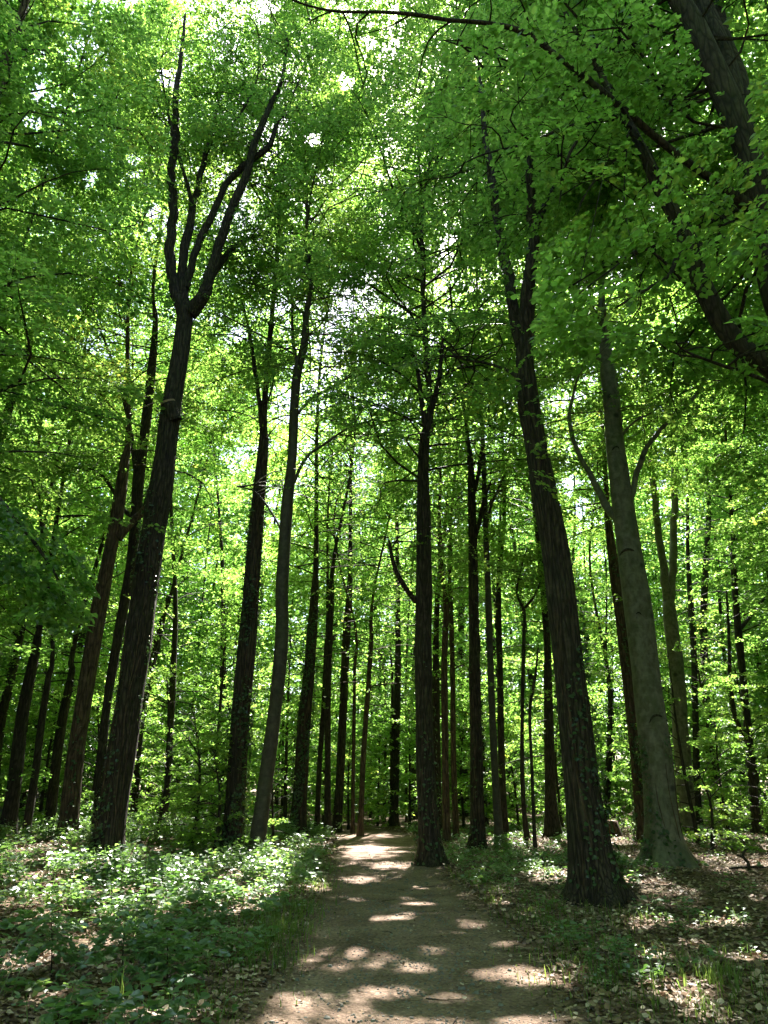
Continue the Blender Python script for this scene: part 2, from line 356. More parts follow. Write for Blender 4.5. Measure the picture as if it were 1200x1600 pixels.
# ------------------------------------------------------------------ the trees: trunk and limb centre lines (photo px, py, width)
# keys: n name, l label, b bark, p trunk line, Y distance (else from the foot on the ground), c crown (z0 px row, top m, radius m, branches), limbs, ivy
TREES = [
 dict(n='oak_tree', l='big leaning tree with bare forked limbs and a sawn-off stub, in pale undergrowth', b='oak', Y=17.4,
  ws=0.63, lws=0.82, fl=0.22, p=[(165,1338,72),(176,1270,70),(187,1200,68),(208,1050,66),(222,950,64),(240,830,60),(255,740,56),(268,640,48),(281,560,42),(288,500,40),(290,470,30)], top=0,
  c=(420,26,3.6,34), stub=(262,628,24),
  limbs=[[(288,495,26),(272,445,22),(266,400,19),(270,330,18),(268,270,16),(274,210,15),(275,150,12),(284,80,8),(290,20,4)],
         [(288,480,22),(284,420,18),(298,340,15),(312,280,12),(327,220,9),(343,150,6),(352,90,3)],
         [(296,490,32),(319,462,25),(331,420,20),(346,370,18),(364,320,17),(387,262,15),(402,215,13),(424,162,10),(440,128,8),(450,60,4)],
         [(290,450,16),(309,385,14),(336,325,13),(352,290,12),(382,258,12),(418,232,11),(433,192,8),(449,168,5),(470,120,3)],
         [(327,436,15),(349,406,13),(372,381,10),(396,370,6),(430,362,3)],
         [(300,320,8),(288,270,7),(270,210,6),(258,150,4),(250,90,2)],
         [(345,240,7),(362,200,6),(400,130,4),(405,60,2)]], ivy=(0.0, 11.0, 0.45, 1500)),
 dict(n='beech_tree', l='dark slim trunk rising straight out from behind the big leaning fork-topped tree', b='thin', Y=21,
  ws=0.66, p=[(150,1290,20),(158,1190,20),(167,1100,20),(180,1020,22),(205,880,24),(213,800,26),(217,740,26),(228,660,24),(237,580,20),(243,500,13),(240,440,8)], top=1,
  c=(760,25,3.4,46), limbs=[[(216,760,12),(207,690,9),(193,620,7),(178,570,5),(150,500,3)],[(212,820,9),(190,790,6),(150,735,5),(90,735,3)]]),
 dict(n='beech_tree', l='brown sunlit-barked trunk with a kinked fork, left of the big leaning fork-topped tree', b='brown', Y=20,
  ws=0.72, p=[(105,1312,38),(118,1180,36),(133,1080,34),(150,980,34),(165,900,30),(178,830,28),(188,770,26),(195,720,20),(201,670,12)], top=1,
  c=(720,25,3.6,46), limbs=[[(184,842,14),(203,818,14),(226,795,12),(236,760,9),(260,690,5)]], ivy=(0.0,3.0,0.3,250)),
 dict(n='beech_tree', l='almost black thick trunk nearest the photo\'s left edge', b='thin', ws=0.82, p=[(10,1312,30),(25,1200,25),(35,1120,22),(48,1050,20),(58,1000,16),(66,950,10)], top=1, c=(1000,24,3.8,46)),
 dict(n='young_beech_tree', l='thin dark trunk between the black thick trunk at the edge and a straight black one', b='thin', ws=0.9, p=[(38,1312,13),(55,1210,13),(66,1120,12),(75,1060,10),(82,990,7)], top=1, c=(1080,20,3.0,34)),
 dict(n='beech_tree', l='straight black trunk standing just left of the brown kinked trunk', b='thin', ws=0.8, p=[(76,1296,20),(88,1190,19),(100,1110,17),(112,1050,13),(120,990,9)], top=1, c=(1050,24,3.4,40)),
 dict(n='young_beech_tree', l='narrow trunk cut by the photo\'s left edge, in shade', b='thin', p=[(-14,1290,16),(0,1140,14),(15,1070,14),(30,1000,12),(42,950,8)], top=1, c=(1080,22,3.4,40)),
 dict(n='beech_tree', l='far grey-brown trunk with a V fork, seen right of the big leaning fork-topped trunk', b='thin', p=[(206,1278,14),(214,1180,14),(222,1110,14),(232,1060,13),(242,1010,9),(256,960,7),(275,900,5)], top=1, c=(1040,24,3.4,36),
  limbs=[[(226,1085,9),(236,1050,8),(250,1000,6),(262,930,4)]]),
 dict(n='young_beech_tree', l='far thin trunk standing alone in the bushes between the ivied trunk and the V-forked one', b='thin', p=[(258,1282,10),(264,1180,10),(268,1100,11),(272,1020,9),(274,940,7)], top=1, c=(1050,22,3.2,36)),
 dict(n='oak_tree', l='thick ivy-speckled trunk close behind the smooth grey leaning trunk beside the path', b='oak', Y=20.3,
  ws=0.9, p=[(362,1330,40),(368,1240,34),(374,1150,33),(380,1070,33),(388,980,30),(396,880,27),(402,800,24),(408,740,21),(412,690,17),(414,620,11)], top=1,
  c=(700,26,3.6,50), limbs=[[(411,690,9),(402,600,8),(390,520,6),(378,470,4)]], ivy=(0.0,12.0,0.7,2600)),
 dict(n='beech_tree', l='smooth grey-green leaning trunk with sweeping side branches, left of the path', b='dbeech', Y=19.2,
  ws=0.86, lws=0.7, p=[(398,1346,28),(412,1240,27),(425,1150,25),(436,1050,24),(441,980,24),(441,910,23),(448,800,21),(456,720,18),(460,640,17),(465,580,16),(475,540,14),(479,490,11),(486,440,8),(478,380,6),(480,300,4)], top=1,
  c=(600,29,4.8,84), cover=.46, thin=-.15, limbs=[[(460,752,8),(478,715,7),(505,695,6),(545,668,5),(590,655,3)],[(462,650,7),(490,620,6),(530,600,5),(560,578,3)],[(466,580,9),(457,520,7),(456,470,5),(450,420,3)],[(446,850,6),(430,810,5),(400,770,4),(370,760,2)]]),
 dict(n='oak_tree', l='straight trunk sheathed in dark ivy at the left of the path\'s far end', b='oak', Y=27.5,
  ws=0.8, p=[(464,1304,32),(470,1220,27),(475,1130,26),(483,1050,22),(488,980,20),(492,920,15),(494,860,10)], top=1, c=(900,28,4.2,60), cover=.48, thin=-.2, ivy=(0.0,9.0,0.9,2400)),
 dict(n='young_beech_tree', l='thin wavy trunk between the ivy-sheathed trunk and the path\'s far end', b='thin', p=[(495,1304,9),(499,1200,8),(506,1100,8),(509,1020,7),(512,960,5)], top=1, c=(1030,19,2.6,30)),
 dict(n='beech_tree', l='dark trunk at the path\'s far left corner, thinner than its close neighbour', b='thin', ws=0.82, p=[(512,1306,14),(512,1200,12),(512,1100,12),(514,1000,14),(518,930,11),(522,870,7)], top=1, c=(960,24,3.0,38)),
 dict(n='beech_tree', l='darkest straight trunk at the end of the path on its left side', b='thin', ws=0.92, p=[(526,1300,16),(533,1180,14),(538,1060,14),(543,970,13),(547,890,8)], top=1, c=(940,25,3.4,40)),
 dict(n='young_beech_tree', l='greyish slim trunk standing right where the path meets the woods', b='brown', ws=0.85, p=[(563,1305,10),(568,1180,10),(575,1080,9),(580,1000,8),(583,930,5)], top=1, c=(1000,21,3.0,36)),
 dict(n='young_beech_tree', l='thread-thin pale trunk just left of the greyish slim one at the path\'s end', b='brown', p=[(551,1302,6),(552,1200,6),(554,1050,5),(555,980,4)], top=1, c=(1060,17,2.4,26)),
 dict(n='beech_tree', l='pair-like dark trunk far off in the gap above the middle of the path', b='thin', p=[(615,1290,14),(618,1180,13),(620,1110,12),(622,1000,9)], top=1, c=(1090,24,3.4,40), limbs=[[(613,1290,6),(612,1180,6),(613,1080,5),(610,1000,3)]]),
 dict(n='oak_tree', l='tall straight dark trunk with a flared foot and one upswept limb beside the path', b='oak', Y=18.6,
  ws=1.0, fl=0.3, p=[(672,1350,36),(668,1270,32),(663,1150,28),(662,1000,26),(663,900,25),(662,800,22),(661,740,18),(664,680,15),(672,640,10)], top=1,
  c=(760,29,5.0,90), cover=.44, thin=-.1, limbs=[[(651,940,10),(638,925,9),(621,898,8),(612,870,7),(607,840,5)],[(666,660,11),(682,615,10),(689,560,7),(692,500,4)],[(665,670,10),(656,600,8),(648,560,5),(640,520,3)]], ivy=(0.0,6.0,0.25,350)),
 dict(n='beech_tree', l='black trunk half hidden behind the flared path-side trunk', b='thin', p=[(684,1305,14),(682,1180,13),(681,1050,11),(684,930,8)], top=1, c=(1000,24,3.2,38)),
 dict(n='young_beech_tree', l='brown slim trunk forking at mid height, third right of the path-side flared trunk', b='brown', p=[(698,1316,12),(696,1200,11),(694,1050,10),(697,940,9),(689,880,8),(686,800,6),(688,740,4)], top=1, c=(880,22,2.8,34), limbs=[[(697,945,7),(703,900,6),(704,850,5),(700,800,3)]]),
 dict(n='young_beech_tree', l='reddish thin straight trunk midway between the forked slim one and the thick black one', b='brown', p=[(713,1310,9),(709,1200,9),(707,1050,8),(704,930,7),(702,850,5)], top=1, c=(960,22,2.8,34)),
 dict(n='oak_tree', l='thick black trunk paired with a slender green-grey trunk, right of the path', b='oak', Y=23,
  ws=0.95, p=[(747,1325,26),(745,1230,21),(742,1100,19),(740,960,17),(739,860,15),(737,780,13),(735,720,10),(728,660,6)], top=1,
  c=(800,27,4.0,60), cover=.48, thin=-.2, limbs=[[(741,850,8),(750,810,8),(757,780,6),(768,750,4)],[(738,780,8),(748,740,7),(752,700,5)]], ivy=(0,8.0,0.15,260)),
 dict(n='young_beech_tree', l='slender green-grey pole-straight trunk next to the thick black one right of the path', b='dbeech', Y=23.2,
  ws=0.8, p=[(780,1325,18),(773,1200,14),(768,1080,13),(763,940,12),(758,800,10),(755,700,9),(750,620,6)], top=1, c=(760,24,2.8,40), limbs=[[(759,830,5),(768,790,5),(790,740,3)]]),
 dict(n='young_beech_tree', l='dark thin trunk just behind the slender green-grey pole-straight trunk', b='thin', p=[(789,1310,13),(784,1200,11),(781,1050,10),(779,930,9),(784,850,8),(788,780,5)], top=1, c=(930,23,2.8,36)),
 dict(n='young_beech_tree', l='spindly sapling-like trunk with a small open Y fork at its top', b='thin', Y=24.5, p=[(825,1318,8),(817,1240,7),(816,1120,6),(818,1020,6),(820,950,5)], top=0, c=(930,11.5,1.5,10),
  limbs=[[(820,955,5),(808,926,4),(815,885,3),(826,850,2)],[(820,950,5),(836,930,4),(845,905,3),(848,870,2)]]),
 dict(n='young_beech_tree', l='thinnest bare stem just left of the great ridged trunk', b='thin', Y=22, p=[(836,1328,6),(831,1200,5),(828,1110,5),(836,1060,4),(842,1000,2)], top=0, c=(1090,9,1.3,8)),
 dict(n='beech_tree', l='stout short-looking dark trunk low in the gap left of the great ridged trunk', b='thin', p=[(864,1308,26),(860,1240,18),(858,1170,16),(856,1060,13),(852,960,10)], top=1, c=(1150,23,3.2,40)),
 dict(n='oak_tree', l='great ridged-bark trunk leaning in over the path\'s right side, ivy on its flanks', b='oak', Y=12.6,
  ws=0.82, lws=0.85, fl=0.48, p=[(934,1412,82),(922,1320,74),(908,1220,66),(898,1130,62),(888,1030,58),(878,940,54),(868,860,52),(852,780,48),(838,700,43),(826,630,42),(820,560,34),(822,500,32)], top=0,
  c=(560,25,3.4,40), limbs=[[(816,540,26),(805,500,22),(798,450,20),(788,400,19),(778,340,17),(770,290,15),(762,240,12),(753,170,8),(748,100,4)],
   [(822,520,30),(824,470,27),(831,400,22),(832,340,20),(828,290,15),(826,220,10),(830,150,5)],[(834,365,14),(850,325,13),(866,290,11),(880,230,8),(890,170,4)],
   [(812,592,9),(792,578,6),(760,568,5),(720,560,4),(700,545,2)]], ivy=(0.25,5.6,0.4,900), ivy_side=1),
 dict(n='beech_tree', l='pale smooth beech trunk with dark branch scars and a buttressed foot', b='beech', Y=17.2,
  ws=0.85, lws=0.72, fl=0.45, p=[(1044,1352,66),(1036,1290,60),(1027,1200,55),(1018,1120,51),(1010,1050,50),(1000,980,50),(990,900,46),(980,830,42),(970,770,37),(962,700,33),(957,640,31),(950,580,28),(945,530,20),(940,460,12)], top=1,
  c=(580,27,4.8,84), cover=.6, thin=-.4, scars=[(1016,1120,1.0),(1040,1126,.55),(992,962,.4),(974,862,1.0),(958,705,.7)],
  limbs=[[(975,828,22),(962,808,19),(945,785,16),(925,745,12),(903,705,10),(890,660,9),(897,610,6),(915,560,3)],[(980,800,16),(990,760,13),(1002,718,12),(1017,690,10),(1052,650,10),(1086,618,8),(1106,585,5),(1120,540,3)],[(965,690,7),(990,660,5),(1025,640,4),(1060,600,2)]], ivy=(0.0,2.6,0.5,900)),
 dict(n='oak_tree', l='dark ivied trunk leaning out from behind the pale scarred beech, on its left', b='brown', Y=24,
  ws=0.84, p=[(1005,1316,20),(995,1200,20),(985,1100,21),(975,1000,22),(966,930,22),(957,870,18),(950,810,13),(946,740,8)], top=1, c=(800,25,4.2,70), cover=.6, thin=-.4, ivy=(0.0,9.0,0.8,1200)),
 dict(n='beech_tree', l='twin-stemmed greenish trunk dividing at mid height, right of the pale scarred beech', b='beech', Y=27,
  p=[(1074,1290,28),(1066,1180,25),(1057,1050,22),(1048,970,21),(1044,930,17)], top=0, c=(860,25,3.6,30),
  limbs=[[(1044,940,16),(1037,890,14),(1028,820,12),(1018,740,11),(1012,650,9),(1003,590,6),(990,500,3)],[(1047,945,15),(1052,880,13),(1053,800,12),(1054,700,10),(1056,630,7),(1060,540,3)]], limbcrown=16),
 dict(n='young_beech_tree', l='far straight dark trunk between the twin-stemmed tree and the elbowed one', b='thin', p=[(1092,1288,10),(1088,1190,10),(1085,1050,9),(1080,950,9),(1075,880,6)], top=1, c=(1010,23,3.2,40)),
 dict(n='beech_tree', l='dark trunk with an elbowed second stem low down, nearest the photo\'s right edge', b='thin', p=[(1183,1302,16),(1175,1220,13),(1165,1100,11),(1155,1000,11),(1147,900,9),(1144,820,6)], top=1, c=(920,23,3.4,40),
  limbs=[[(1169,1160,9),(1150,1125,8),(1141,1070,7),(1139,990,5),(1135,920,3)],[(1155,985,7),(1175,960,6),(1197,932,5),(1230,900,3)]]),
 dict(n='young_beech_tree', l='small dark trunk in the bright gap between the ridged trunk and the scarred beech', b='thin', p=[(946,1284,10),(951,1200,10),(953,1120,8),(950,1050,6)], top=1, c=(1120,21,2.8,30)),
]
OVER = dict(l='near tree whose heavy grey boughs and big shaded leaves hang in from the top right', Y=8.2)

SUNSPOTS = [(60,1400,140,34),(215,1400,120,24),(400,1400,50,16),(300,1365,60,16),(530,1490,70,18),(470,1565,62,26),(680,1480,26,8),(600,1430,55,6),(820,1518,70,14),(855,1530,40,14),(640,1508,34,8),(660,1592,130,10),(820,1590,60,12),
 (575,1328,50,12),(610,1350,40,6),(560,1372,30,5),(655,1409,28,3),(640,1384,22,3),(600,1545,60,12),(700,1555,60,8),(450,1600,60,6),(740,1440,26,5),
 (1010,1445,50,10),(1150,1446,70,8),(1040,1552,75,18),(1010,1490,40,7),(860,1366,45,8),(930,1305,40,7),(1000,1378,40,5),(1180,1410,30,4),(1090,1478,30,5),(1170,1500,40,6),(940,1590,60,9),(1100,1590,50,8),
 (120,1362,150,34),(400,1350,60,18),(330,1400,60,12),(60,1440,90,20),(890,1372,50,8),(545,1492,80,18),(480,1568,80,26),(165,1343,60,18),(100,1388,80,22),(205,1430,70,22),(60,1350,60,12),(395,1362,60,16),(40,1500,50,18),(365,1424,50,10),(40,1425,60,18),(245,1395,50,12),(150,1470,60,14),(250,1590,80,10),(90,1560,40,10),(490,1385,26,8)]
SPOTS = []
_r = np.random.default_rng(19)
for _ in range(90):                                  # many small chinks as well
    _y = 5 + 24 * _r.random() ** 1.3; SPOTS.append((_r.uniform(-.5, .55) * _y, _y, _r.uniform(.08, .24), _r.uniform(.08, .22)))
for (px, py, a, b) in SUNSPOTS:
    c = hit(px, py); e = hit(px + a, py); f1 = hit(px, py - b); f2 = hit(px, min(py + b, 1700))
    SPOTS.append((c[0], c[1], max(0.15, abs(e[0] - c[0])), max(0.14, (f1[1] - f2[1]) / 2)))
OPENINGS = [(-3, 33, 1.7), (-.5, 37, 1.8), (2.5, 40, 2.0), (-8, 36, 1.9), (6, 35, 1.8), (9.5, 31, 1.6), (-6, 27, 1.5), (-1, 29, 1.3), (4.5, 28, 1.4), (-12, 30, 1.7), (13, 26, 1.6), (1, 46, 2.4), (-6, 47, 2.4), (8, 48, 2.4), (-13, 41, 2.0), (14, 40, 2.0), (-9, 22, 1.3), (-2.2, 24, 1.1), (11, 21, 1.2)]
_r = np.random.default_rng(23)
OPENINGS += [(_r.uniform(-.5, .5) * q, q, _r.uniform(1.0, 2.0)) for q in np.linspace(24, 66, 26)]
SKYGAPS = [(262,118,20),(745,100,9),(415,16,16),(370,520,12),(575,60,14),(905,385,8),(850,215,10),(700,385,13),(60,140,12),(50,190,14),(140,280,12),(210,260,14),(240,330,11),(490,210,13),(540,130,11),(890,760,12),(905,800,10),(975,905,8),(1140,870,10),(960,1180,9),(855,1150,9)]

# nearest traced trunk per pixel, used to keep each trunk as visible as it is in the place itself
MASKD = np.full((900, 680), 1e9, np.float32)
def mark(pts, Y):
    for (a, b) in zip(pts[:-1], pts[1:]):
        n = int(max(abs(a[0] - b[0]), abs(a[1] - b[1])) / 2) + 1
        for i in range(n + 1):
            t = i / n
            x = a[0] + (b[0] - a[0]) * t; y = a[1] + (b[1] - a[1]) * t; w = a[2] + (b[2] - a[2]) * t
            r0 = int(y / 2) + 40; c0 = int((x - w / 2 - 1) / 2) + 40; c1 = int((x + w / 2 + 1) / 2) + 40
            if 0 <= r0 < 900:
                c0 = max(0, c0); c1 = min(679, c1)
                MASKD[r0, c0:c1 + 1] = np.minimum(MASKD[r0, c0:c1 + 1], Y)

def cull(P, near=3.2, trunk_keep=0.10):
    """which leaves stay: gaps that let the sun reach the ground, gaps to the sky, open views to the trunks"""
    keep = np.ones(len(P), bool)
    if len(P) == 0: return keep
    u = rng.random(len(P))
    k = P[:, 2] / SUN[2]
    gx = P[:, 0] - SUN[0] * k; gy = P[:, 1] - SUN[1] * k
    G = np.stack([gx, gy, np.zeros(len(P))], 1)
    wob = 0.45 * snoise(G, 0.75, 5) + 0.5 * snoise(G, 0.28, 15)
    inside = np.zeros(len(P), bool)
    for (cx, cy, a, b) in SPOTS:
        inside |= ((gx - cx) / a) ** 2 + ((gy - cy) / b) ** 2 + wob < 1.1
    high = np.zeros(len(P), bool)                      # openings in the roof of the wood that light the understorey
    for (cx, cy, a) in OPENINGS:
        high |= ((gx - cx) / a) ** 2 + ((gy - cy) / (a * 1.3)) ** 2 + wob < 1.35
    keep &= ~(high & (u < 0.86) & (P[:, 2] > 6.5))
    keep &= ~(inside & (u < 0.992) & (P[:, 2] > 0.9))
    px, py, dep = project(P)
    ok = dep > 0
    wob = 0.8 * snoise(np.stack([px, py, np.zeros(len(P))], 1), 26, 6)
    for (cx, cy, r) in SKYGAPS:
        q = ((px - cx) / r) ** 2 + ((py - cy) / (r * 1.25)) ** 2 + wob
        keep &= ~(ok & (q < 1.0) & (rng.random(len(P)) < 0.8))
    r0 = np.clip((py / 2 + 40).astype(int), 0, 899); c0 = np.clip((px / 2 + 40).astype(int), 0, 679)
    d = MASKD[r0, c0]
    nz = snoise(P, 1.6, 9)
    hid = ok & (P[:, 1] < d - np.where(d < 9, 0.03, 0.25)) & (d < 1e8) & (px > -70) & (px < 1270)
    lim_ = np.where((px > 240) & (px < 470) & (py > 60) & (py < 520) | (px > 880) & (py < 260) | (px > 560) & (d < 9) & (py < 260), 1.7, 0)
    far_ = np.interp(py, [850, 1000, 1180], [-0.6, 0.35, 0.9])
    lim2 = np.where((d > 23) & (py > 500), far_, 9)
    keep &= ~(hid & (nz < np.minimum(lim2, np.maximum(lim_, np.interp(py, [0, 350, 700, 900], [0.75, 0.45, 0.8, 0.95])))))
    keep &= np.linalg.norm(P - np.array([0, 0, EYE]), axis=1) > near
    return keep

def leafsize(dist):
    return max(0.082, 0.0035 * dist)

ANG = np.radians([-62, -36, -12, 12, 36, 62])
def spray_leaves(buf, C, D, Rr, area, L, mat, hexa=False, cover=0.62, near=3.2, jit=0.55, keepall=False, droop=0.22, wood=None):
    """C attach points, D directions, Rr radius per spray; flat fans of leaves set along six twig lines"""
    if len(C) == 0: return
    C = np.asarray(C); D = nrmz(np.asarray(D)); Rr = np.asarray(Rr)
    n = len(C)
    up = np.array([0, 0, 1.0]) + rng.normal(0, 0.22, (n, 3))
    up = nrmz(up - D * (up * D).sum(1, keepdims=True)); S = np.cross(up, D)
    m = np.maximum(4, (cover * 1.15 * Rr ** 2 / (0.36 * L * L))).astype(int)
    if wood is not None:
        for an in (-0.62, 0.0, 0.6):
            aa = an + rng.normal(0, .15, n); dd = D * np.cos(aa)[:, None] + S * np.sin(aa)[:, None]
            E = C + dd * (Rr * .9)[:, None]; E[:, 2] -= droop * Rr * .55
            kk = cull(E, near) & cull(C, near)
            sd = nrmz(np.cross(dd, np.array([[0, 0, 1.0]])))[kk] * .006; up_ = np.array([[0, 0, .006]])
            for o_ in (sd, up_ + 0 * sd):
                V = np.stack([C[kk] - o_, C[kk] + o_, E[kk] + o_ * .35, E[kk] - o_ * .35], 1)
                buf.add(V.reshape(-1, 3), np.arange(len(V))[:, None] * 4 + np.arange(4)[None], wood)
    idx = np.repeat(np.arange(n), m); N = len(idx)
    a = ANG[rng.integers(0, 6, N)] + rng.normal(0, 0.07, N) + rng.normal(0, 0.2, n)[idx]
    r = Rr[idx] * (0.12 + 0.88 * rng.random(N) ** 0.62) * (1 - 0.18 * np.abs(a))
    dirt = D[idx] * np.cos(a)[:, None] + S[idx] * np.sin(a)[:, None]
    P = C[idx] + dirt * r[:, None] + up[idx] * (rng.normal(0, 0.045, N) * Rr[idx])[:, None]
    P[:, 2] -= droop * r ** 2 / np.maximum(Rr[idx], .3) * rng.uniform(0.4, 1.3, n)[idx]
    sgn = rng.choice([-1, 1], N) * rng.uniform(0.4, 1.2, N)
    cr = np.cross(up[idx], dirt)
    ax = dirt * np.cos(sgn)[:, None] + cr * np.sin(sgn)[:, None] + rng.normal(0, 0.15, (N, 3))
    ax[:, 2] -= 0.12
    nr = up[idx] + rng.normal(0, jit, (N, 3))
    k = np.ones(N, bool) if keepall else cull(P, near)
    P, ax, nr = P[k], ax[k], nr[k]
    v, f = leaf_quads(P, ax, nr, L * rng.uniform(0.5, 1.4, len(P)), hexa)
    buf.add(v, f, mat)

def branch(buf, start, d, length, elev, r0, mat, seed, sag=0.33, k=5):
    rr = np.random.default_rng(seed)
    t = np.linspace(0, 1, 7)
    side = np.array([-d[1], d[0], 0])
    w = rr.normal(0, 0.13, 2)
    P = start + np.outer(t * length * math.cos(elev), d) + np.outer(np.sin(t * 3.0) * w[0] * length + np.sin(t * 6.5) * w[1] * length * 0.5, side)
    P[:, 2] += length * (math.sin(elev) * t - sag * t ** 2)
    rad = r0 * (1 - t) ** 0.8 + 0.004
    v, f = tube(np.column_stack([P, rad]), k, 0.02, seed=seed)
    if buf is not None: buf.add(v, f, mat)
    return P

def grow(leafbuf, wood_mat, leaf_mat_i, starts, dirs, lens, elevs, L, spray_r, step, hexa=False, cover=0.36, seed=0, near=3.2, cull_wood=True, thin=0.0):
    """side branches with their leaf sprays"""
    C = []; D = []; RR = []
    for i in range(len(starts)):
        P = branch(None, starts[i], dirs[i], lens[i], elevs[i], 0, 0, seed * 977 + i, k=4)
        px, py, dep = project(P)
        r0 = np.clip((py / 2 + 40).astype(int), 0, 899); c0 = np.clip((px / 2 + 40).astype(int), 0, 679)
        hide = ((P[:, 1] < MASKD[r0, c0] - 0.4) & (MASKD[r0, c0] < 1e8) & (dep > 0))[1:].mean()
        if hide < 0.2 and np.linalg.norm(P - np.array([0, 0, EYE]), axis=1).min() > near:
            branch(leafbuf, starts[i], dirs[i], lens[i], elevs[i], 0.005 + 0.0055 * lens[i], wood_mat, seed * 977 + i, k=4)
        seg = np.diff(P, axis=0)
        n = max(2, int(lens[i] / step))
        for j in range(n):
            t = 0.22 + 0.78 * (j + 1) / n
            q = min(5, int(t * 6)); fr = t * 6 - q
            c = P[q] + seg[q] * fr
            dd = seg[q] / (np.linalg.norm(seg[q]) + 1e-9)
            ang = (0 if j == n - 1 else (1 if j % 2 else -1) * rng.uniform(0.6, 1.25))
            dx = dd[0] * math.cos(ang) - dd[1] * math.sin(ang); dy = dd[0] * math.sin(ang) + dd[1] * math.cos(ang)
            C.append(c); D.append((dx, dy, dd[2] * 0.6)); RR.append(spray_r * rng.uniform(0.65, 1.25))
    if not C: return
    C = np.array(C); D = np.array(D); RR = np.array(RR)
    ok = snoise(C, 3.0, 21) > -0.42 + thin
    spray_leaves(leafbuf, C[ok], D[ok], RR[ok], None, L, leaf_mat_i, hexa, cover, near, wood=wood_mat if L < 0.1 else None)

def crown_branches(axis, z0, z1, Rm, n, seed):
    """starts, directions, lengths, slopes of the branches up an axis (x, y, z, r)"""
    rr = np.random.default_rng(seed)
    st, di, le, el = [], [], [], []
    az = rr.uniform(0, 6.28)
    for i in range(n):
        f = (i + rr.random()) / n
        z = z0 + (z1 - z0) * f
        p = np.array([np.interp(z, axis[:, 2], axis[:, k]) for k in range(3)])
        az += 2.4 + rr.normal(0, 0.3)
        prof = (0.62 + 0.38 * math.sin(math.pi * min(1, 0.15 + f))) * (1 - 0.45 * f ** 3)
        st.append(p); di.append(np.array([math.cos(az), math.sin(az), 0])); le.append(Rm * prof * rr.uniform(0.65, 1.15))
        el.append(R_(16 + 48 * f ** 1.1) + rr.normal(0, 0.18))
    return st, di, le, el

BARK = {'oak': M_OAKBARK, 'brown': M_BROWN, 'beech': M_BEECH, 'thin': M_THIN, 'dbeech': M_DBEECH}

def scatter_on_tube(C, n, h0, h1, base, L, seed, side=0):
    """ivy leaves pressed to the bark between two heights"""
    rr = np.random.default_rng(seed)
    z = base + h0 + (h1 - h0) * rr.random(n) ** (1.0 if side else 1.4)
    p = np.stack([np.interp(z, C[:, 2], C[:, k]) for k in range(4)], 1)
    th = rr.uniform(0, 2 * math.pi, n)
    nz = snoise(np.stack([np.cos(th) * 0.6, np.sin(th) * 0.6, (z - base) * 0.28], 1), 1.0, seed)
    bias = side * 1.1 * np.cos(th)
    k = nz + bias > 0.15 + 0.9 * ((z - base - h0) / (h1 - h0)) - 0.5
    p, th, z = p[k], th[k], z[k]
    h = np.maximum(z - base, 0)
    out = np.stack([np.cos(th), np.sin(th), np.zeros(len(th))], 1)
    rad = p[:, 3] * (1.05 + 0.35 * np.exp(-h / 0.4)) + 0.015 + 0.05 * rr.random(len(th))
    pos = p[:, :3] + out * rad[:, None]
    ax = np.stack([-np.sin(th) * rr.normal(0, 0.7, len(th)), np.cos(th) * rr.normal(0, 0.7, len(th)), rr.uniform(-1, 0.2, len(th))], 1) + out * 0.25
    nr = out + rr.normal(0, 0.35, (len(th), 3)); nr[:, 2] += 0.3
    return leaf_quads(pos, ax, nr, L * rr.uniform(0.35, 1.25, len(th)), True, 0.48)

def to_world(pts, Y, dY=None):
    out = []
    for i, (px, py, w) in enumerate(pts):
        y = Y if dY is None else Y + dY * (i / (len(pts) - 1)) ** 1.2
        p = at(px, py, y)
        out.append((p[0], p[1], p[2], 0.5 * w * mpp(px, py, y)))
    return np.array(out)

for t in TREES:
    t['p'] = [(a, b, c * t.get('ws', 1)) for a, b, c in t['p']]
    t['limbs'] = [[(a, b, c * t.get('lws', .9)) for a, b, c in lb] for lb in t.get('limbs', [])]
    if 'Y' not in t:
        t['Y'] = float(np.clip(hit(t['p'][0][0], t['p'][0][1])[1], 22, 42))
for t in TREES:
    mark(t['p'], t['Y'])
    for lb in t.get('limbs', []): mark([q for q in lb if q[2] > 5 and not (t.get('scars') and lb[0][0] == 980)], t['Y'])

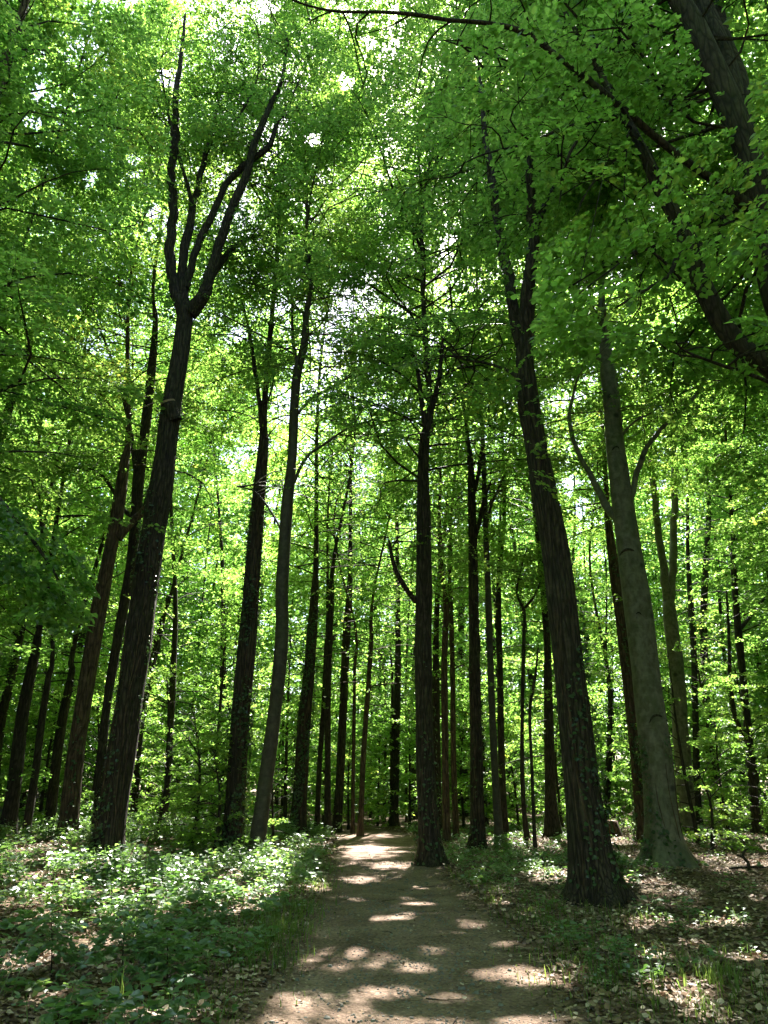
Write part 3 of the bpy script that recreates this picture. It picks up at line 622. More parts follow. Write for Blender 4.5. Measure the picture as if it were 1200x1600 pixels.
for ti, t in enumerate(TREES):
    Y = t['Y']; A = to_world(t['p'], Y)
    gz = float(ground_z(A[0, 0], Y))
    slope = (A[0, :3] - A[1, :3]); slope /= abs(slope[2]) + 1e-6
    foot = A[0].copy(); dz = A[0, 2] - (gz - 0.3)
    foot[:3] = A[0, :3] + slope * dz if dz > 0 else foot[:3]; foot[2] = gz - 0.3
    if dz > 0.35: A = np.vstack([foot, A])
    else: A[0] = foot
    ctop = t['c'][1] * rng.uniform(1.18, 1.36) * (1.1 if Y > 20 else 1.0)
    if t['top'] and A[-1, 2] < ctop:
        d = A[-1, :3] - A[-3, :3]; d /= d[2]; d[:2] *= 0.6
        h = ctop - A[-1, 2]
        ext = [[*(A[-1, :3] + d * h * f + np.array([rng.normal(0, 0.5), rng.normal(0, 0.4), 0])), max(0.02, A[-1, 3] * (1 - f) ** 1.5)] for f in (0.3, 0.65, 1.0)]
        A = np.vstack([A, ext])
    C = catmull(A, 0.12 if Y < 22 else 0.25)
    root = thing(t['n'], (foot[0], Y, gz), t['l'], 'tree')
    O = (foot[0], Y, gz)
    fl = t.get('fl', 0.24 if t['b'] == 'oak' else 0.22)
    b = Buf(); b.add(*tube(C, 28 if Y < 20 else 16, 0.045, fl, gz, ti))
    if 'stub' in t:
        sx, sy, sw = t['stub']
        sp = at(sx + 10, sy + 30, Y - 0.1); ep = at(sx, sy, Y - 0.25); r0 = 0.5 * sw * mpp(sx, sy, Y)
    for si, (sx, sy, ss) in enumerate(t.get('scars', [])):     # raised arched lips over old branch scars
        cx = np.interp(at(sx, sy, Y)[2], C[:, 2], C[:, 0]); rad = np.interp(at(sx, sy, Y)[2], C[:, 2], C[:, 3])
        p = at(sx, sy, Y); off = np.clip((p[0] - cx) / rad, -0.85, 0.85)
        arc = []
        for q in np.linspace(-1, 1, 9):
            xx = np.clip(off + q * 0.5 * ss * (1 + .25 * math.sin(si * 2.1 + q)), -0.97, 0.97)
            arc.append((cx + rad * xx, Y - rad * math.sqrt(1 - xx * xx) * 1.0, p[2] + (0.10 + .05 * math.sin(si * 3.3)) * ss * (1 - abs(q) ** 2.2) + .05 * ss * q * math.cos(si * 1.7) - 0.10 * ss, 0.022 * ss + 0.012 * (1 - abs(q))))
        b.add(*tube(np.array(arc), 8, 0.05, seed=si), 1)
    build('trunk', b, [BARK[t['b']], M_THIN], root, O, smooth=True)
    if 'stub' in t:
        b = Buf(); b.add(*tube(catmull(np.array([(*sp, r0 * 1.1), (*((sp + ep) / 2), r0), (*ep, r0 * 1.02)]), 0.06), 12, 0.03, seed=3))
        st = build('branch_stub', b, [BARK[t['b']]], root, O, smooth=True)
        b = Buf(); dn = nrmz(ep - sp); b.add(*tube(np.array([(*(ep - dn * 0.04), r0 * 0.97), (*(ep + dn * 0.012), r0 * 0.96), (*(ep + dn * 0.014), r0 * 0.05)]), 12, 0.02, seed=3))
        cf = build('cut_face', b, [M_WOODCUT], st, O)
    limb_axes = []
    for li, lb in enumerate(t.get('limbs', [])):
        LW = to_world(lb, Y, rng.uniform(-1.2, 1.4))
        LC = catmull(LW, 0.15)
        wv = np.stack([snoise(LC[:, :3], 0.9, 700 + ti * 9 + li), snoise(LC[:, :3], 0.8, 701 + ti * 9 + li), 0 * LC[:, 0]], 1)
        LC[:, :3] += wv * (0.2 * LC[:, 3])[:, None] * np.minimum(1, np.arange(len(LC)) / 5)[:, None]
        limb_axes.append(LC)
        b = Buf(); b.add(*tube(LC, 12, 0.05, seed=ti * 31 + li))
        build('limb', b, [BARK[t['b']]], root, O, smooth=True)
    # crown
    pz, ct, Rm, nb = t['c']
    if t['top']: Rm *= 1.15; nb = int(nb * 1.9)
    z0 = at(600, pz, Y)[2]
    if t['top'] and Y > 22 and 'ivy' not in t: z0 = max(2.6, z0 * 0.72); nb = int(nb * 1.2)
    L = leafsize(Y * 1.15)
    lb = Buf(); z1 = max(min(ctop, C[-1, 2]) - 0.3, z0 + 1.0)
    lm = 1
    far = Y > 26
    if t['top']:
        st, di, le, el = crown_branches(C, z0, z1, Rm, nb, 100 + ti)
        grow(lb, 0, 1, st, di, le, el, L, 0.95 if not far else 1.15, 0.62 if not far else 0.8, seed=100 + ti, cover=t.get('cover', 0.36), thin=t.get('thin', 0))
    elif not t['limbs']:
        st, di, le, el = crown_branches(C, z0, z1, Rm, nb, 100 + ti)
        grow(lb, 0, 1, st, di, le, el, L, 0.7, 0.5, seed=100 + ti)
    for li, LC in enumerate(limb_axes):
        nbr = t.get('limbcrown', 20 if t['top'] == 0 else 9)
        rr = np.random.default_rng(500 + ti * 20 + li)
        st, di, le, el = [], [], [], []
        for q in range(nbr):
            f = 0.42 + 0.58 * (q + rr.random()) / nbr if t['top'] == 0 else 0.5 + 0.5 * (q + rr.random()) / nbr
            i = min(len(LC) - 1, int(f * len(LC))); az = rr.uniform(0, 6.28)
            st.append(LC[i, :3]); di.append(np.array([math.cos(az), math.sin(az), 0])); le.append(rr.uniform(0.45, 0.8) * Rm * (0.7 if t['top'] else 0.8)); el.append(rr.uniform(-0.1, 0.7))
        grow(lb, 0, 1, st, di, le, el, L, 0.8, 0.55, seed=300 + ti * 10 + li)
    if t.get('ivy_side'):                              # tufts of leaves sprouting straight from the trunk
        q = [(832, 735), (845, 760), (826, 700), (850, 690), (836, 650), (818, 610), (846, 620), (834, 560), (860, 655)]
        C0 = [at(px, py, Y - 0.45) for px, py in q]
        D0 = [(rng.normal(0, .6), -1, -.3) for _ in q]
        spray_leaves(lb, C0, D0, [.38] * len(q), None, .085, 1, True, .55, keepall=True, jit=.5, droop=.4)
    if lb.n: build('crown', lb, [BARK[t['b']], M_OAK if t['b'] == 'oak' else M_LEAF], root, O, smooth_mat=0)
    if 'ivy' in t:
        h0, h1, dens, n = t['ivy']
        b = Buf(); b.add(*scatter_on_tube(C, int(n * 2.0), h0, h1, gz, 0.075 if Y < 20 else 0.085, 40 + ti, t.get('ivy_side', 0)))
        for q in range(3):                             # woody climbing stems
            r3 = np.random.default_rng(60 + ti * 3 + q); zz = np.linspace(gz - .05, gz + h1 * r3.uniform(.6, .9), 26)
            th = r3.uniform(-2.6, -.5) + .35 * np.sin(zz * r3.uniform(.5, 1.1) + q) + .1 * np.sin(zz * 3.1)
            cc = np.stack([np.interp(zz, C[:, 2], C[:, k]) for k in range(4)], 1); rd = cc[:, 3] * (1.03 + fl * .5 * np.exp(-np.maximum(zz - gz, 0) / .3)) + .004
            b.add(*tube(np.column_stack([cc[:, 0] + np.cos(th) * rd, cc[:, 1] + np.sin(th) * rd, zz, np.linspace(.013, .006, 26)]), 6, .05, seed=q), 1)
        build('ivy', b, [M_IVY, M_BROWN], root, O)

# ------------------------------------------------------------------ the near tree out of frame on one side, its boughs hanging in
def near_tree():
    Y = OVER['Y']
    line = [(1332, 1516, 68), (1326, 1200, 60), (1312, 900, 55), (1282, 700, 51), (1238, 540, 47), (1206, 440, 44), (1192, 350, 42), (1172, 250, 45), (1142, 170, 46), (1112, 100, 42), (1086, 40, 38), (1062, 0, 35), (1040, -40, 32), (1000, -140, 26)]
    line = [(a, b, c * .86) for a, b, c in line]; A = to_world(line, Y); gz = float(ground_z(A[0, 0], Y)); A[0, 2] = gz - 0.3
    top = A[-1].copy(); top[:3] += (-1.2, 1.5, 6.0); top[3] = 0.03
    C = catmull(np.vstack([A, top]), 0.08)
    O = (A[0, 0], Y, gz)
    root = thing('beech_tree', O, OVER['l'], 'tree')
    b = Buf(); b.add(*tube(C, 32, 0.04, 0.5, gz, 901)); build('trunk', b, [M_THIN], root, O, smooth=True)
    limbs = [
     ([(1152, 200, 30), (1142, 120, 27), (1122, 60, 26), (1097, 0, 25), (1066, -90, 19), (1040, -180, 12)], Y + .1, Y + .9, M_THIN),
     ([(1172, 250, 28), (1158, 130, 24), (1132, 60, 22), (1119, 0, 20), (1108, -80, 15), (1100, -170, 9)], Y + .1, Y + 1.6, M_THIN),
     ([(1290, 710, 36), (1240, 615, 35), (1200, 572, 33), (1150, 535, 31), (1110, 470, 29), (1085, 410, 27), (1060, 350, 24), (1028, 288, 21), (1010, 245, 19), (983, 190, 15), (952, 140, 12), (925, 90, 9), (895, 40, 7), (860, -20, 4)], Y, Y + .6, M_THIN),
     ([(1180, 330, 22), (1120, 285, 14), (1070, 250, 12), (1025, 215, 11), (980, 176, 11), (925, 130, 10), (880, 95, 9), (820, 52, 9), (765, 37, 7), (700, 31, 6), (650, 23, 6), (600, 19, 5), (520, 17, 4), (462, 2, 3), (420, -20, 2)], Y, Y - 1.4, M_THIN),
     ([(985, 200, 7), (970, 190, 6), (925, 155, 5), (860, 120, 4), (800, 98, 3), (765, 85, 3), (690, 62, 2)], Y, Y - .8, M_THIN),
     ([(970, 185, 6), (930, 190, 6), (880, 200, 5), (830, 222, 4), (760, 240, 3), (725, 255, 2)], Y, Y - .6, M_THIN),
     ([(905, 215, 5), (890, 240, 5), (880, 275, 4), (874, 320, 2)], Y - .4, Y - .5, M_THIN),
     ([(1135, 372, 9), (1090, 386, 9), (1060, 400, 8), (1045, 430, 6), (1010, 452, 5), (960, 482, 3)], Y - .1, Y - .8, M_THIN),
     ([(1240, 615, 8), (1185, 590, 6), (1120, 568, 5), (1065, 545, 3), (1052, 520, 2)], Y, Y - .5, M_THIN),
     ([(1100, 440, 5), (1080, 450, 5), (1010, 390, 4), (950, 425, 3), (890, 470, 2)], Y, Y - 1.0, M_THIN),
     ([(940, 92, 7), (936, 80, 6), (925, 55, 5), (900, 25, 4), (870, -10, 3)], Y + .3, Y, M_THIN)]
    mark([q for q in line if q[1] < 160], Y); mark(limbs[0][0], Y); mark(limbs[1][0], Y); mark(limbs[2][0][7:], Y + .3); mark(limbs[2][0][1:6], Y); [mark([(a[0], a[1], a[2] + 2), (b_[0], b_[1], b_[2] + 2)], Y - 1.4 * (q / 14) ** 1.2) for q, (a, b_) in enumerate(zip(limbs[3][0][:-1], limbs[3][0][1:])) if q > 0]
    axes = []
    for i, (pts, y0, y1, mat) in enumerate(limbs):
        LC = catmull(to_world(pts, y0, y1 - y0), 0.07); axes.append(LC)
        b = Buf(); b.add(*tube(LC, 14, 0.05, seed=910 + i)); build('limb', b, [mat], root, O, smooth=True)
    lb = Buf()
    # the mass of shaded leaves hanging in front of the boughs
    n = 105; C0, D0, R0 = [], [], []
    rr = np.random.default_rng(77)
    while len(C0) < n:
        px = rr.uniform(815, 1260); py = rr.uniform(120, 590)
        lo = np.interp(px, [815, 880, 960, 1050, 1130, 1200, 1260], [500, 600, 560, 520, 420, 430, 440])
        hi = np.interp(px, [815, 900, 1000, 1080, 1150, 1260], [420, 345, 285, 220, 130, 100])
        if not hi < py < lo: continue
        y = rr.uniform(6.4, 8.0)
        C0.append(at(px + 25, py - 12, y)); a = rr.normal(math.pi, 0.7)
        D0.append((math.cos(a), math.sin(a) * 0.8, -0.25)); R0.append(rr.uniform(0.3, 0.55))
    spray_leaves(lb, C0, D0, R0, None, 0.088, 1, True, 0.62, near=3.0, jit=0.6, droop=0.4)
    bough = axes[2]
    for i in range(22):
        s = bough[rr.integers(int(len(bough) * 0.25), int(len(bough) * 0.75)), :3]
        e = np.array(C0[rr.integers(0, n)])
        mid = (s + e) / 2 + rr.normal(0, 0.12, 3)
        lb.add(*tube(catmull(np.array([(*s, 0.012), (*mid, 0.008), (*e, 0.004)]), 0.12), 5, 0.02, seed=i), 0)
    for li in (0, 1, 2, 3, 4, 5, 6, 8, 10):
        LC = axes[li]; r2 = np.random.default_rng(950 + li); st, di, le, el = [], [], [], []
        for q in range(16 if li in (2, 3) else 8):
            f = (0.5 if li == 2 else 0.3) + (0.5 if li == 2 else 0.7) * (q + r2.random()) / (16 if li in (2, 3) else 8)
            i = min(len(LC) - 1, int(f * len(LC))); az = r2.uniform(0, 6.28)
            st.append(LC[i, :3]); di.append(np.array([math.cos(az), math.sin(az), 0])); le.append(r2.uniform(0.5, 1.3)); el.append(r2.uniform(-0.2, 0.5))
        grow(lb, 0, 1, st, di, le, el, 0.085, 0.5, 0.4, True, 0.5, 960 + li, near=3.5)
    st, di, le, el = [], [], [], []
    for q in range(46):                                # extra leafy upper boughs, added to shade the mass below
        z = 8.5 + 8.5 * q / 46; az = rr.normal(math.pi / 2, 0.75)
        st.append(np.array([np.interp(z, C[:, 2], C[:, k]) for k in range(3)])); di.append(np.array([math.cos(az), math.sin(az), 0])); le.append(rr.uniform(2.4, 5.2)); el.append(rr.uniform(.1, .6))
    grow(lb, 0, 1, st, di, le, el, 0.088, 0.8, 0.5, True, 0.7, 968, near=5.0)
    st, di, le, el = crown_branches(C, 11.5, 21, 3.6, 42, 970)
    grow(lb, 0, 1, st, di, le, el, 0.10, 0.85, 0.7, False, 0.6, 970, near=6.0)
    build('crown', lb, [M_THIN, M_LEAF], root, O, smooth_mat=0)
near_tree()

def side_tree():
    x, Y = -9.4, 12.5; gz = float(ground_z(x, Y)); O = (x, Y, gz)
    root = thing('beech_tree', O, 'near tree standing just outside the photo, whose leafy boughs fill the top left corner', 'tree')
    A = np.array([(x, Y, gz - 0.3, 0.33), (x + .1, Y, 4, 0.28), (x + .3, Y + .2, 9, 0.24), (x + .4, Y, 15, 0.17), (x + .6, Y + .3, 23, 0.03)])
    C = catmull(A, 0.2)
    b = Buf(); b.add(*tube(C, 20, 0.04, 0.5, gz, 801)); build('trunk', b, [M_BROWN], root, O, smooth=True)
    pts = [(-190, 560, 16), (-90, 690, 13), (-20, 760, 9), (40, 830, 7), (88, 900, 4), (106, 955, 3)]
    LC = catmull(to_world(pts, 9.6, -0.8), 0.1)
    s = np.array([[*C[int(len(C) * .42), :3], 0.09], [*(C[int(len(C) * .42), :3] * 0.5 + LC[0, :3] * 0.5 + np.array([0, 0, .5])), 0.08]])
    LC = catmull(np.vstack([s, LC[::6]]), 0.1)
    b = Buf(); b.add(*tube(LC, 10, 0.05, seed=802)); build('limb', b, [M_THIN], root, O, smooth=True)
    lb = Buf(); rr = np.random.default_rng(803); C0, D0, R0 = [], [], []
    while len(C0) < 75:
        px = rr.uniform(-60, 122); py = rr.uniform(770, 985)
        if py < np.interp(px, [-60, 60, 122], [765, 800, 890]) or py > np.interp(px, [-60, 0, 60, 122], [880, 900, 960, 990]): continue
        y = rr.uniform(8.4, 9.6); C0.append(at(px, py - 10, y)); a = rr.normal(-0.2, 0.8)
        D0.append((math.cos(a), math.sin(a), -0.7)); R0.append(rr.uniform(0.25, 0.45))
    spray_leaves(lb, C0, D0, R0, None, 0.085, 1, True, 0.8, keepall=True, jit=0.6, droop=0.4)
    st, di, le, el = crown_branches(C, 5.5, 22.5, 5.6, 84, 804)
    grow(lb, 0, 1, st, di, le, el, 0.098, 0.95, 0.62, True, 0.6, 804, near=5.0)
    build('crown', lb, [M_THIN, M_LEAF], root, O, smooth_mat=0)
side_tree()

def flank_tree(x, Y, h, Rm, n, z0, mat, label, seed):
    gz = float(ground_z(x, Y)); O = (x, Y, gz); rr = np.random.default_rng(seed)
    root = thing('beech_tree', O, label, 'tree')
    A = np.array([(x, Y, gz - .3, .3), (x + rr.normal(0, .15), Y, h * .3, .25), (x + rr.normal(0, .4), Y, h * .65, .16), (x + rr.normal(0, .7), Y, h, .03)])
    C = catmull(A, .25); b = Buf(); b.add(*tube(C, 16, .04, .5, gz, seed)); build('trunk', b, [mat], root, O, smooth=True)
    st, di, le, el = crown_branches(C, z0, h - .4, Rm, n, seed); lb = Buf()
    grow(lb, 0, 1, st, di, le, el, leafsize(Y * 1.1), 0.95, 0.62, False, .62, seed)
    build('crown', lb, [mat, M_LEAF], root, O, smooth_mat=0)
flank_tree(-14.5, 19, 31, 5.6, 110, 4.0, M_BROWN, 'tree outside the photo on the left whose light branches reach in at mid height', 811)
flank_tree(12.5, 14.5, 28, 5.4, 110, 6.0, M_BEECH, 'tree outside the photo on the right whose layered branches fill the right edge', 812)
flank_tree(16.5, 22, 31, 5.6, 110, 3.0, M_THIN, 'further tree outside the photo on the right, behind the elbowed trunk\'s side', 813)

# ------------------------------------------------------------------ young bushy trees of the understorey
SAPLINGS = [
 (300, 1312, 20, 3.4, 1.5, 'bushy sapling between the leaning fork-topped tree and the ivy-speckled trunk'),
 (245, 1306, 22, 4.4, 1.7, 'taller leafy sapling close behind the big leaning fork-topped tree'),
 (336, 1300, 19.5, 2.6, 1.2, 'low spreading sapling touching the ivy-speckled trunk'),
 (430, 1312, 22, 2.2, 1.1, 'small sapling tucked between the grey leaning trunk and the ivy-sheathed one'),
 (590, 1300, 36, 4.2, 1.9, 'pale-leaved sapling closing the view at the end of the path'),
 (640, 1302, 34, 5.2, 1.9, 'layered sapling behind the path bend, left of the flared trunk'),
 (545, 1300, 33, 3.8, 1.6, 'sapling under the two dark trunks at the path\'s far left corner'),
 (725, 1302, 33, 5.0, 1.8, 'sapling filling the gap behind the thin reddish trunk'),
 (812, 1306, 31, 4.2, 1.7, 'sapling with tiered branches behind the Y-forked spindly stem'),
 (880, 1306, 30, 5.2, 1.9, 'dense sapling in the gap left of the great ridged trunk'),
 (1110, 1316, 20, 2.3, 1.5, 'low wide sapling beside the buttressed foot of the scarred beech'),
 (1090, 1300, 23, 5.6, 1.8, 'tall tiered sapling in front of the twin-stemmed greenish trunk'),
 (1140, 1306, 24, 3.6, 1.7, 'sapling in front of the elbowed dark trunk'),
 (1200, 1304, 26, 6.0, 2.0, 'tall sapling cut by the photo\'s right edge'),
 (955, 1300, 31, 3.0, 1.5, 'sapling behind the tree stump'),
 (20, 1302, 24, 3.4, 1.6, 'sapling behind the black trunk at the photo\'s left edge'),
 (135, 1294, 27, 5.0, 1.9, 'sapling between the brown kinked trunk and the leaning fork-topped tree'),
 (60, 1290, 31, 6.0, 2.1, 'tall sapling among the dark trunks far on the left'),
 (190, 1288, 33, 6.0, 2.1, 'tall sapling below the V-forked far trunk'),
 (505, 1292, 36, 6.5, 2.0, 'tall sapling behind the thin wavy trunk'),
]
SAPLINGS += [
 (330, 1290, 29, 9.0, 2.4, 'half-grown leafy tree filling the gap between the fork-topped tree and the ivy-speckled trunk'),
 (445, 1292, 32, 8.5, 2.2, 'half-grown leafy tree between the grey leaning trunk and the ivy-sheathed trunk'),
 (600, 1290, 40, 9.5, 2.6, 'half-grown leafy tree far off above the end of the path'),
 (760, 1292, 34, 9.0, 2.3, 'half-grown leafy tree behind the thick black trunk right of the path'),
 (925, 1290, 36, 10.0, 2.6, 'half-grown leafy tree in the gap between the ridged trunk and the scarred beech'),
 (1130, 1292, 32, 9.5, 2.6, 'half-grown leafy tree behind the elbowed dark trunk'),
 (140, 1286, 34, 9.0, 2.5, 'half-grown leafy tree behind the brown kinked trunk'),
 (30, 1286, 36, 9.5, 2.6, 'half-grown leafy tree far behind the black trunk at the left edge')]
for i, (px, py, Y, h, Rm, lab) in enumerate(SAPLINGS):
    p = at(px, py, Y); x = p[0]; gz = float(ground_z(x, Y)); O = (x, Y, gz)
    root = thing('sapling', O, lab, 'young tree', 'leafy saplings under the tall trees')
    rr = np.random.default_rng(1200 + i)
    A = np.array([(x, Y, gz - 0.15, 0.03 + h * 0.006), (x + rr.normal(0, .1), Y, gz + h * .5, 0.02 + h * 0.004), (x + rr.normal(0, .25), Y + rr.normal(0, .2), gz + h, 0.008)])
    C = catmull(A, 0.2)
    b = Buf(); b.add(*tube(C, 8, 0.05, 0.2, gz, i)); build('trunk', b, [M_THIN], root, O, smooth=True)
    st, di, le, el = crown_branches(C, gz + 0.25, gz + h - 0.1, Rm, int(10 + h * 6), 1300 + i)
    lb = Buf(); grow(lb, 0, 1, st, di, le, el, leafsize(Y), 0.6, 0.42, False, 0.6, 1300 + i)
    build('crown', lb, [M_THIN, M_LEAF], root, O, smooth_mat=0)

# ------------------------------------------------------------------ the far wood that reads as one mass
def far_wood():
    rr = np.random.default_rng(2024); b = Buf(); placed = []
    tries = 0
    while len(placed) < 640 and tries < 60000:
        tries += 1
        az = rr.uniform(-math.pi, math.pi); front = abs(az) < R_(60)
        r = rr.uniform(17, 112) if front else rr.uniform(9, 40)
        x, y = r * math.sin(az), r * math.cos(az)
        px, py, dep = project(np.array([[x, y, 1.0]]))
        if front and y < 39 and -60 < px[0] < 1260: continue
        if front and r < 39 and abs(az) < R_(30): continue
        md = 3.4 if r > 60 else (3.0 if front else 4.2)
        if any((x - q[0]) ** 2 + (y - q[1]) ** 2 < md * md for q in placed): continue
        placed.append((x, y, r, front))
    for i, (x, y, r, front) in enumerate(placed):
        gz = float(ground_z(x, y)); h = rr.uniform(28, 38) if front else rr.uniform(24, 33)
        lx, ly = rr.normal(0, .8, 2)
        vis = front and r < 75
        rt = rr.uniform(.14, .28) if rr.random() < .5 else rr.uniform(.035, .08)
        lx, ly = lx * 1.8, ly * 1.8
        A = np.array([(x, y, gz - .3, rt), (x + lx * .2 + rr.normal(0, .25), y + ly * .2, h * .25, rt * .85), (x + lx * .6 + rr.normal(0, .4), y + ly * .5, h * .5, rt * .5), (x + lx + rr.normal(0, .6), y + ly, h * .8, .03)])
        C = catmull(A, 1.0); b.add(*tube(C, 8, 0.05, 0.35, gz, i), 0)
        L = max(0.10, 0.0042 * r) if front else 0.34
        n = int(rr.uniform(100, 128)) if front else 60
        z = gz + 1.2 + (h - 1.0) * rr.random(n) ** (0.9 if front else 0.7)
        if not front: z = np.maximum(z, 3.5)
        az = rr.uniform(0, 6.28, n); rad = rr.uniform(.2, 2.6, n) * (1 - .5 * (z / h) ** 3)
        fr = np.clip((z - gz) / h, 0, 1)
        P = np.stack([x + lx * fr + np.cos(az) * rad, y + ly * fr + np.sin(az) * rad, z], 1)
        D = np.stack([np.cos(az), np.sin(az), rr.uniform(-.1, .4, n)], 1)
        spray_leaves(b, P, D, rr.uniform(1.1, 2.1, n), None, L, 1, False, 0.5 if front else 0.7, near=6.0)
    # knee- to head-high thicket between the far trunks
    n = 1500
    az = rr.uniform(-R_(50), R_(50), n); r = rr.uniform(34, 80, n)
    x = r * np.sin(az); y = r * np.cos(az); g = ground_z(x, y)
    for k in range(3):
        P = np.stack([x + rr.normal(0, .5, n), y + rr.normal(0, .5, n), g + rr.uniform(.3, 5.5, n)], 1)
        a = rr.uniform(0, 6.28, n)
        ok = (y > 33)
        spray_leaves(b, P[ok], np.stack([np.cos(a), np.sin(a), 0 * a + .2], 1)[ok], rr.uniform(.7, 1.4, n)[ok], None, 0.2, 1, False, 0.55)
    o = build('far_woods', b, [M_THIN, M_FARLEAF], None, (0, 60, 0), smooth_mat=0)
    tag(o, 'dense sunlit beech wood closing in behind all the nearer trunks', 'woods', kind='stuff')
far_wood()

# ------------------------------------------------------------------ ground, path
def grid_axis(lo, hi, fine_lo, fine_hi, fine, coarse):
    a = list(np.arange(fine_lo, fine_hi + 1e-6, fine)); s = fine
    x = fine_hi
    while x < hi: s = min(coarse, s * 1.25); x += s; a.append(x)
    x = fine_lo; s = fine
    while x > lo: s = min(coarse, s * 1.25); x -= s; a.insert(0, x)
    return np.array(a)

gx = grid_axis(-260, 260, -12, 12, 0.16, 12); gy = grid_axis(-160, 420, 2, 30, 0.16, 12)
X, Yg = np.meshgrid(gx, gy)
Z = ground_z(X, Yg)
nn = snoise(np.stack([X.ravel(), Yg.ravel(), 0 * X.ravel()], 1), 0.9, 31).reshape(X.shape)
PATH_PX = [(1600, 375, 945), (1550, 402, 905), (1500, 432, 858), (1450, 466, 802), (1400, 494, 745), (1360, 512, 698), (1335, 520, 672), (1318, 526, 655), (1308, 530, 648)]
pl = np.array([hit(l, y) for y, l, r in PATH_PX]); pr = np.array([hit(r, y) for y, l, r in PATH_PX])
PY = np.concatenate([[-14, 0, 3], (pl[:, 1] + pr[:, 1]) / 2, [44, 60]])
PL = np.concatenate([[pl[0, 0] + .5, pl[0, 0] + .25, pl[0, 0] + .1], pl[:, 0], [-5.0, -9.0]])
PR = np.concatenate([[pr[0, 0] + .5, pr[0, 0] + .25, pr[0, 0] + .1], pr[:, 0], [-1.6, -5.0]])
def path_lr(y): return np.interp(y, PY, PL), np.interp(y, PY, PR)
l_, r_ = path_lr(Yg); mid = (l_ + r_) / 2; hw = (r_ - l_) / 2
inp = 1 - sstep(0.75, 1.25, np.abs(X - mid) / hw)
near = 1 - sstep(26, 40, np.abs(Yg))
Z = Z + 0.018 * nn * near * (1 - inp) - 0.05 * inp * near
b = Buf(); ny, nx = X.shape
i = np.arange(ny - 1)[:, None] * nx; j = np.arange(nx - 1)[None]
b.add(np.stack([X, Yg, Z], -1).reshape(-1, 3), np.stack([i + j, i + j + 1, i + nx + j + 1, i + nx + j], -1).reshape(-1, 4))
tag(build('ground', b, [ground_mat()], None, None, smooth=True), 'forest floor of brown fallen leaves', 'ground', kind='structure')

ys = np.concatenate([np.arange(-10, 30, 0.14), np.arange(30, 58, 0.6)]); us = np.linspace(-1.12, 1.12, 33)
l2, r2 = path_lr(ys); YY, UU = np.meshgrid(ys, us, indexing='ij')
XX = ((l2 + r2) / 2)[:, None] + UU * ((r2 - l2) / 2)[:, None] + 0.12 * snoise(np.stack([0 * YY.ravel(), YY.ravel(), UU.ravel() * .3], 1), 2.4, 8).reshape(YY.shape) * np.abs(UU)
pn = snoise(np.stack([XX.ravel(), YY.ravel(), 0 * XX.ravel()], 1), 0.8, 12).reshape(YY.shape)
def surf(x, y):
    """height of the finished ground sheet"""
    ix = np.clip(np.searchsorted(gx, x) - 1, 0, nx - 2); iy = np.clip(np.searchsorted(gy, y) - 1, 0, ny - 2)
    fx = (x - gx[ix]) / (gx[ix + 1] - gx[ix]); fy = (y - gy[iy]) / (gy[iy + 1] - gy[iy])
    return Z[iy, ix] * (1 - fx) * (1 - fy) + Z[iy, ix + 1] * fx * (1 - fy) + Z[iy + 1, ix] * (1 - fx) * fy + Z[iy + 1, ix + 1] * fx * fy
ZZ = surf(XX, YY) + 0.022 + 0.006 * pn - 0.03 * sstep(0.9, 1.12, np.abs(UU))
b = Buf(); i = np.arange(len(ys) - 1)[:, None] * 33; j = np.arange(32)[None]
b.add(np.stack([XX, YY, ZZ], -1).reshape(-1, 3), np.stack([i + j, i + j + 1, i + 34 + j, i + 33 + j], -1).reshape(-1, 4))
po = build('path', b, [path_mat()], None, None, smooth=True)
ea = po.data.attributes.new('edge', 'FLOAT', 'POINT'); ea.data.foreach_set('value', (sstep(0.55, 1.1, np.abs(UU)) * 0.75).astype(np.float32).ravel())
tag(po, 'trodden brown earth path running into the woods', 'path', kind='structure')

def path_u(x, y):
    l, r = path_lr(y); return (x - (l + r) / 2) / ((r - l) / 2)

# ------------------------------------------------------------------ ground cover
def clear_of_trunks(x, y, m=0.12):
    ok = np.ones(len(x), bool)
    for t in TREES:
        p = at(t['p'][0][0], t['p'][0][1], t['Y']); rr_ = 0.5 * t['p'][0][2] * mpp(600, 1300, t['Y']) + m
        ok &= (x - p[0]) ** 2 + (y - t['Y']) ** 2 > rr_ ** 2
    return ok

